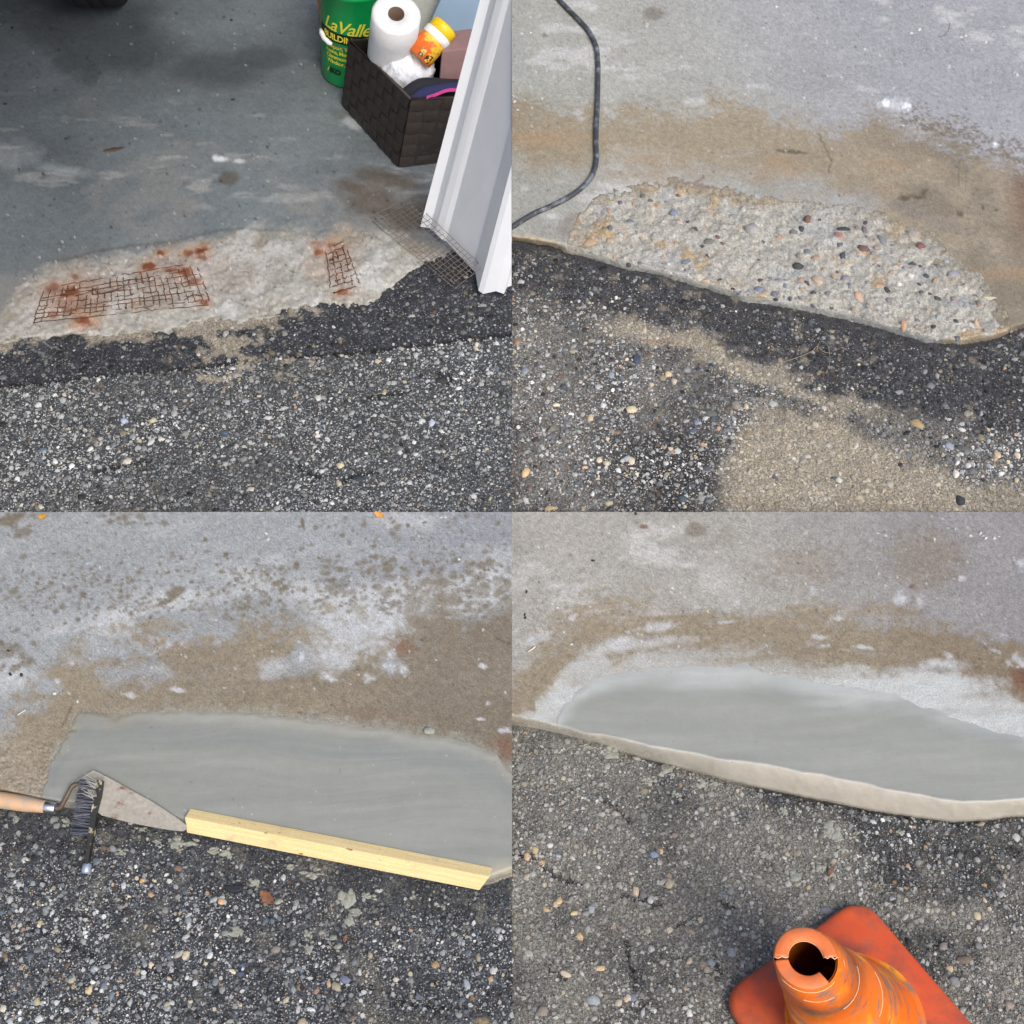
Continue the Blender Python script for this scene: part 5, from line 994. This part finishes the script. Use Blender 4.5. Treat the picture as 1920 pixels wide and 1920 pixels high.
# ------------------------------------------------------------------ leaves, twigs, chips
M_LEAFB = plain('brown_leaf', (136, 94, 72), .7, (90, .8, 1.2)); M_LEAFY = plain('yellow_leaf', (214, 164, 60), .6, (90, .85, 1.15)); M_LEAFO = plain('orange_leaf', (226, 168, 96), .6, (90, .85, 1.15)); M_TWIG = plain('twig', (104, 78, 56), .8); M_CHIP = plain('dark_slate', (44, 46, 54), .6); M_STRAW = plain('dry_root', (158, 146, 124), .8)
def leaf(px, py, z, ln, wd, ang, mat, label, curl=.006):
    c_ = PV(px, py, z); m_pp = (c_ - Vector((0, 0, HC))).length / FPX; vs = []; fs = []; K = 8
    for k in range(K + 1):
        s = k / K; hw = wd * (math.sin(math.pi * min(1, s * 1.02)) ** .8) * (1 + .25 * math.sin(s * 17)) * .5 + .3
        for q in (-1, 0, 1):
            x = (s - .5) * ln; y = q * hw; X_ = x * math.cos(ang) - y * math.sin(ang); Y_ = x * math.sin(ang) + y * math.cos(ang)
            vs.append(c_ + Vector((X_ * m_pp, -Y_ * m_pp * 1.15, .001 + curl * (q * q) + curl * 1.2 * (s - .4) ** 2)))
    for k in range(K):
        for q in (0, 1): fs.append((3 * k + q, 3 * k + 3 + q, 3 * k + 4 + q, 3 * k + 1 + q))
    o = build('fallen_leaf', vs, fs, mat, None, label, 'leaf'); md = o.modifiers.new('thick', 'SOLIDIFY'); md.thickness = .0008; return o
leaf(214, 281, .002, 36, 7, -.2, M_TWIG, 'thin dark brown leaf lying on the dim garage floor', .002)
leaf(80, 971, .002, 15, 9, -.2, M_LEAFY, 'small yellow leaf near brown water drops')
leaf(711, 967, .002, 22, 11, .4, M_LEAFO, 'pale orange leaf on the speckled floor')
leaf(501, 1685, ZC0 + .008, 34, 17, .6, M_LEAFB, 'crumpled reddish brown leaf on the asphalt below the pine board', .007)
leaf(648, 1760, ZC0 + .006, 12, 7, -1.0, M_LEAFB, 'tiny brown leaf scrap beside mortar splashes below the pine board', .004)
leaf(1557, 1635, ZD0 + .006, 18, 6, -1.0, M_LEAFB, 'thin reddish leaf scrap between mortar splashes above the orange cone', .004)
c_ = PV(438, 1667, ZC0 + .006); sh = [(-20, -4), (18, -5), (20, 0), (14, 6), (-6, 7), (-16, 2)]; n = len(sh)
vs = [c_ + Vector((x * .0013, -y * .0015, -.004)) for x, y in sh] + [c_ + Vector((x * .0012, -y * .0013, .008)) for x, y in sh]
bevel(build('slate_chip', vs, [tuple(range(n)), tuple(range(n, 2 * n))[::-1]] + [(k, n + k, n + (k + 1) % n, (k + 1) % n) for k in range(n)], M_CHIP, None, 'flat dark slate chip lying on the damp asphalt', 'stone chip', smooth=False), .0012, 1)
def twig(name, pts, z, r_, mat, label, cat):
    v, f = tube(smooth_path([PV(a, b, z) for a, b in pts], 5), r_, 5); build(name, v, f, mat, None, label, cat)
twig('dry_root', [(1465, 680), (1490, 672), (1520, 660), (1532, 650), (1545, 660), (1560, 662)], ZB0 + .009, .0010, M_STRAW, 'pale dry root lying on the dark strip under the broken edge', 'root')
twig('dry_root', [(1532, 655), (1538, 640), (1552, 648), (1556, 680), (1548, 700)], ZB0 + .009, .0008, M_STRAW, 'thin branching root across the dark strip', 'root')
twig('dry_root', [(1473, 740), (1472, 780), (1468, 815), (1460, 850), (1443, 862)], ZB0 + .009, .0008, plain('dark_root', (112, 98, 84), .8), 'long dark hair-like root on the tan dusty asphalt', 'root')
twig('pine_needle', [(1198, 637), (1230, 639), (1250, 639)], ZB0 + .009, .0008, plain('needle', (178, 120, 80), .8), 'reddish pine needle on the stony asphalt', 'pine needle')
twig('curved_hair', [(1781, 42), (1779, 55), (1770, 66), (1758, 70)], .002, .0007, M_TWIG, 'short curved dark fibre on the lavender grey floor', 'fibre')
twig('wood_splinter', [(33, 1341), (40, 1336), (48, 1331)], .003, .0022, plain('pale_splinter', (206, 198, 178), .8), 'pale wood splinter on the sandy floor corner', 'splinter')
twig('wood_splinter', [(990, 1222), (998, 1217), (1004, 1212)], .003, .0022, plain('pale_splinter2', (214, 208, 188), .8), 'pale splinter beside a white trowel smear', 'splinter')
twig('grass_stem', [(1414, 1758), (1414, 1790), (1415, 1806)], ZD0 + .010, .0008, M_STRAW, 'pale upright grass stem on asphalt beside the cone base', 'grass stem')
twig('grass_stem', [(1415, 1760), (1427, 1750), (1440, 1740)], ZD0 + .010, .0008, M_STRAW, 'short bent grass stem near the cone base corner', 'grass stem')
twig('grass_stem', [(700, 740), (712, 738), (726, 733)], -.016 + .008, .0012, M_STRAW, 'dry stem in a crack of the grey pebbled asphalt', 'grass stem')
# crumbs of concrete on the floors
r_ = np.random.default_rng(21)
CR = [(1708, 62), (1802, 69), (1811, 67), (1848, 79), (1724, 55), (1902, 136), (1906, 139), (1620, 92), (1455, 12), (1015, 184), (965, 190), (970, 206), (995, 61), (1844, 1005), (1848, 1009), (1791, 991), (1820, 1004), (1838, 1000), (1864, 1008), (1873, 1006), (1057, 1185), (1072, 1208), (1045, 1139), (984, 1152), (985, 1158), (987, 1110), (1112, 1051), (1192, 963), (102, 1300), (145, 1315), (19, 1264), (40, 1266), (16, 1220), (499, 1000), (503, 1011), (827, 970), (860, 1048), (123, 260), (437, 187), (10, 195), (434, 38), (22, 52)]
MC = obj_mat('crumb'); me = BIG[3].copy(); me.materials.clear(); me.materials.append(MC)
for (x, y) in CR:
    o = link('crumb', me, floorA if (x < 960 and y < 960) else floorB if y < 960 else floorC if x < 960 else floorD); q = PV(x, y, .001); m_pp = (q - Vector((0, 0, HC))).length / FPX
    s_ = r_.uniform(2.2, 4.2) * m_pp; o.location = q; o.rotation_euler = (0, 0, r_.uniform(0, 6)); o.scale = (s_, s_ * r_.uniform(.7, 1.2), s_ * .9); dk2 = (x < 60 and y > 1200 and y < 1280) or (x < 500 and y < 300) or y in (1110, 1152, 1158, 1051, 963)
    o.color = S4(60, 60, 60) if dk2 else S4(200, 200, 196)
bl_ = PV(805, 1370, .004); o = blob('mortar_dab', bl_, .013, .12, 5, M_MORT, None, (1.2, .8, .4), (20, 12)); tag(o, 'pale oval dab of mortar just above the fresh patch', 'mortar dab')

# ------------------------------------------------------------------ traffic cone
m_, t_, b_ = mat_new('cone_orange')
c1 = N(t_, 'ShaderNodeRGB'); c1.outputs[0].default_value = S4(206, 84, 44)
def layer(src, rgb, scale, lo, hi, amt, stretch=None):
    g = N(t_, 'ShaderNodeNewGeometry'); v_ = g.outputs['Position']
    if stretch: mp_ = N(t_, 'ShaderNodeMapping'); mp_.inputs['Scale'].default_value = stretch; t_.links.new(v_, mp_.inputs[0]); v_ = mp_.outputs[0]
    n_ = N(t_, 'ShaderNodeTexNoise', Scale=scale, Detail=6.0, Roughness=.62); t_.links.new(v_, n_.inputs['Vector'])
    r_2 = N(t_, 'ShaderNodeMapRange'); r_2.inputs[1].default_value = lo; r_2.inputs[2].default_value = hi; r_2.inputs[4].default_value = amt; t_.links.new(n_.outputs[0], r_2.inputs[0])
    x_ = N(t_, 'ShaderNodeMix', data_type='RGBA'); x_.inputs[7].default_value = S4(*rgb); t_.links.new(src, x_.inputs[6]); t_.links.new(r_2.outputs[0], x_.inputs[0]); return x_.outputs[2]
sr = layer(c1.outputs[0], (122, 74, 66), 9, .44, .66, .85); sr = layer(sr, (226, 104, 48), 7, .5, .64, .6); sr = layer(sr, (104, 92, 88), 28, .58, .74, .7)
t_.links.new(sr, b_.inputs['Base Color']); b_.inputs['Roughness'].default_value = .5; b_.inputs['Subsurface Weight'].default_value = .15; b_.inputs['Subsurface Radius'].default_value = (.02, .008, .003); bump(t_, b_, 90, .25, .002); M_CONE = m_
m_, t_, b_ = mat_new('cone_body'); c1 = N(t_, 'ShaderNodeRGB'); c1.outputs[0].default_value = S4(240, 118, 28)
sr = layer(c1.outputs[0], (248, 170, 40), 8, .52, .62, .7); sr = layer(sr, (136, 116, 104), 10, .52, .62, .85, (1, 1, 2.6)); sr = layer(sr, (236, 214, 186), 13, .66, .70, .8, (1, 1, 3.5)); sr = layer(sr, (92, 84, 80), 16, .60, .68, .6, (1, 1, 2))  # yellow patches and warm base put a sun glow into the colour
t_.links.new(sr, b_.inputs['Base Color']); b_.inputs['Roughness'].default_value = .34; b_.inputs['Subsurface Weight'].default_value = .25; b_.inputs['Subsurface Radius'].default_value = (.03, .012, .003); bump(t_, b_, 60, .3, .003); M_CBODY = m_
M_CIN = plain('cone_inside', (176, 92, 14), .6, (40, .85, 1.1)); M_CRIM = plain('cone_rim', (236, 124, 66), .5, (60, .9, 1.08), two=((200, 120, 84), 30, .5, .65)); M_EDGE = plain('cut_edge', (240, 206, 164), .6)
zc = ZD0 + .008
k0, kl, kr = PV(1615, 1678, zc + .03), PV(1352, 1866, zc + .03), None
e1_ = (kl - k0); sd2 = e1_.length; e1_.normalize(); e2_ = Vector((0, 0, 1)).cross(e1_).normalized()
if e2_.y > 0: e2_ = -e2_
cc_ = k0 + e1_ * sd2 / 2 + e2_ * sd2 / 2; cc_.z = zc
cone = thing('traffic_cone', 'worn orange traffic cone with a notched top standing on the asphalt', 'traffic cone', None, tuple(cc_))
vs = []; fs = []; hs = sd2 / 2; rc = .062; Kc = 7; levels = [(0, 0.0, 0), (.012, .004, 0), (.026, -.001, 1), (.031, -.007, 2), (.033, -.020, 3), (.035, -.075, 4)]
for (z, gd, _) in levels:
    for q in range(4):
        for k in range(Kc):
            a = (q + k / (Kc - 1)) * math.pi / 2; h2 = hs + gd; cr_ = rc
            sx = (1 if q in (0, 3) else -1) * (h2 - cr_) + math.cos(a) * cr_; sy = (1 if q in (0, 1) else -1) * (h2 - cr_) + math.sin(a) * cr_
            vs.append(cc_ + e1_ * sx + e2_ * sy + Vector((0, 0, z)))
n = 4 * Kc
for i in range(len(levels) - 1):
    for k in range(n): fs.append((i * n + k, i * n + (k + 1) % n, (i + 1) * n + (k + 1) % n, (i + 1) * n + k))
fs += [tuple(range(n))[::-1], tuple(range((len(levels) - 1) * n, len(levels) * n))]
put(build('base', vs, fs, M_CONE), cone)
HT = .50; tc = PV(1511, 1797, zc + HT); sh_ = (tc - cc_); sh_.z = 0
RB0, RT0 = .150, .067; n = 64
def cone_c(s): return cc_ + sh_ * (s ** 1.0) + Vector((0, 0, .033 + (HT - .033) * s))
def ring(s, r): c_ = cone_c(s); return [c_ + Vector((math.cos(2 * math.pi * k / n) * r, math.sin(2 * math.pi * k / n) * r, 0)) for k in range(n)]
prof = [(0, RB0 + .02), (.01, RB0 + .006), (.04, RB0)] + [(s, RB0 + (RT0 - RB0) * s) for s in (.15, .3, .45, .5)] + [(.505, RB0 + (RT0 - RB0) * .5 - .004)] + [(s, RB0 + (RT0 - RB0) * s - .003) for s in (.65, .78)] + [(.785, RB0 + (RT0 - RB0) * .78 + .001), (.9, RT0 + .009), (.985, RT0 + .002), (1.0, RT0 - .002)]
vs = []; fs = []
for s, r in prof: vs += ring(s, r)
for i in range(len(prof) - 1):
    for k in range(n): fs.append((i * n + k, i * n + (k + 1) % n, (i + 1) * n + (k + 1) % n, (i + 1) * n + k))
put(build('body', vs, fs, M_CBODY), cone)
ipf = [(.999, RT0 - .006), (.9, RT0 - .001), (.5, .09), (.0, RB0 - .012)]; vs = []; fs = []
for s, r in ipf: vs += ring(s, r)
for i in range(len(ipf) - 1):
    for k in range(n): fs.append((i * n + k, (i + 1) * n + k, (i + 1) * n + (k + 1) % n, i * n + (k + 1) % n))
vs.append(cone_c(0)); fs += [(3 * n + (k + 1) % n, 3 * n + k, len(vs) - 1) for k in range(n)]
put(build('inner_wall', vs, fs, M_CIN), cone)
# the flat top ring with its slit and its wedge notch (angles run counter-clockwise seen from above, 0 = +x)
def rim_sector(a0, a1):
    K = 28; vs = []; fs = []; c_ = cone_c(1.0) + Vector((0, 0, .001)); ri = .036
    for k in range(K + 1):
        a = math.radians(a0 + (a1 - a0) * k / K); d = Vector((math.cos(a), math.sin(a), 0))
        vs += [c_ + d * (RT0 - .001), c_ + d * (RT0 - .004) + Vector((0, 0, .003)), c_ + d * (ri + .003) + Vector((0, 0, .003)), c_ + d * ri, c_ + d * ri - Vector((0, 0, .004)), c_ + d * (RT0 - .006) - Vector((0, 0, .004))]
    for k in range(K):
        for q in range(6): fs.append((6 * k + q, 6 * k + (q + 1) % 6, 6 * k + 6 + (q + 1) % 6, 6 * k + 6 + q))
    fs += [tuple(range(6))[::-1], tuple(6 * K + q for q in range(6))]
    put(build('rim', vs, fs, M_CRIM), cone)
rim_sector(2, 177); rim_sector(185, 308)

def arc_edge(s_, r_, a0, a1, rad, name='scuffed_edge'):
    c_ = cone_c(s_); K = 24; pts = [c_ + Vector((math.cos(math.radians(a0 + (a1 - a0) * k / K)) * r_, math.sin(math.radians(a0 + (a1 - a0) * k / K)) * r_, .0)) for k in range(K + 1)]
    v, f = tube(pts, rad, 6); put(build(name, v, f, M_EDGE), cone)
arc_edge(.985, RT0 + .0018, 215, 318, .0008); arc_edge(1.0, .0362, 8, 176, .0008); arc_edge(.9, RT0 + .0094, 250, 300, .0006); arc_edge(.78, RB0 + (RT0 - RB0) * .78 + .0012, 300, 372, .0008); arc_edge(.5, RB0 + (RT0 - RB0) * .5 + .0003, 330, 385, .0009)
v, f = tube([cone_c(1.0) + Vector((math.cos(math.radians(a)) * r_, math.sin(math.radians(a)) * r_, .0035)) for a, r_ in ((178, .066), (181, .058), (177, .050), (180, .042), (178, .037))], .0011, 6); put(build('scuffed_edge', v, f, M_EDGE), cone)
v, f = tube([cone_c(1.0) + Vector((math.cos(math.radians(a)) * r_, math.sin(math.radians(a)) * r_, .0035)) for a, r_ in ((2, .066), (-3, .058), (5, .050), (-2, .044), (4, .037))], .0012, 6); put(build('scuffed_edge', v, f, M_EDGE), cone)
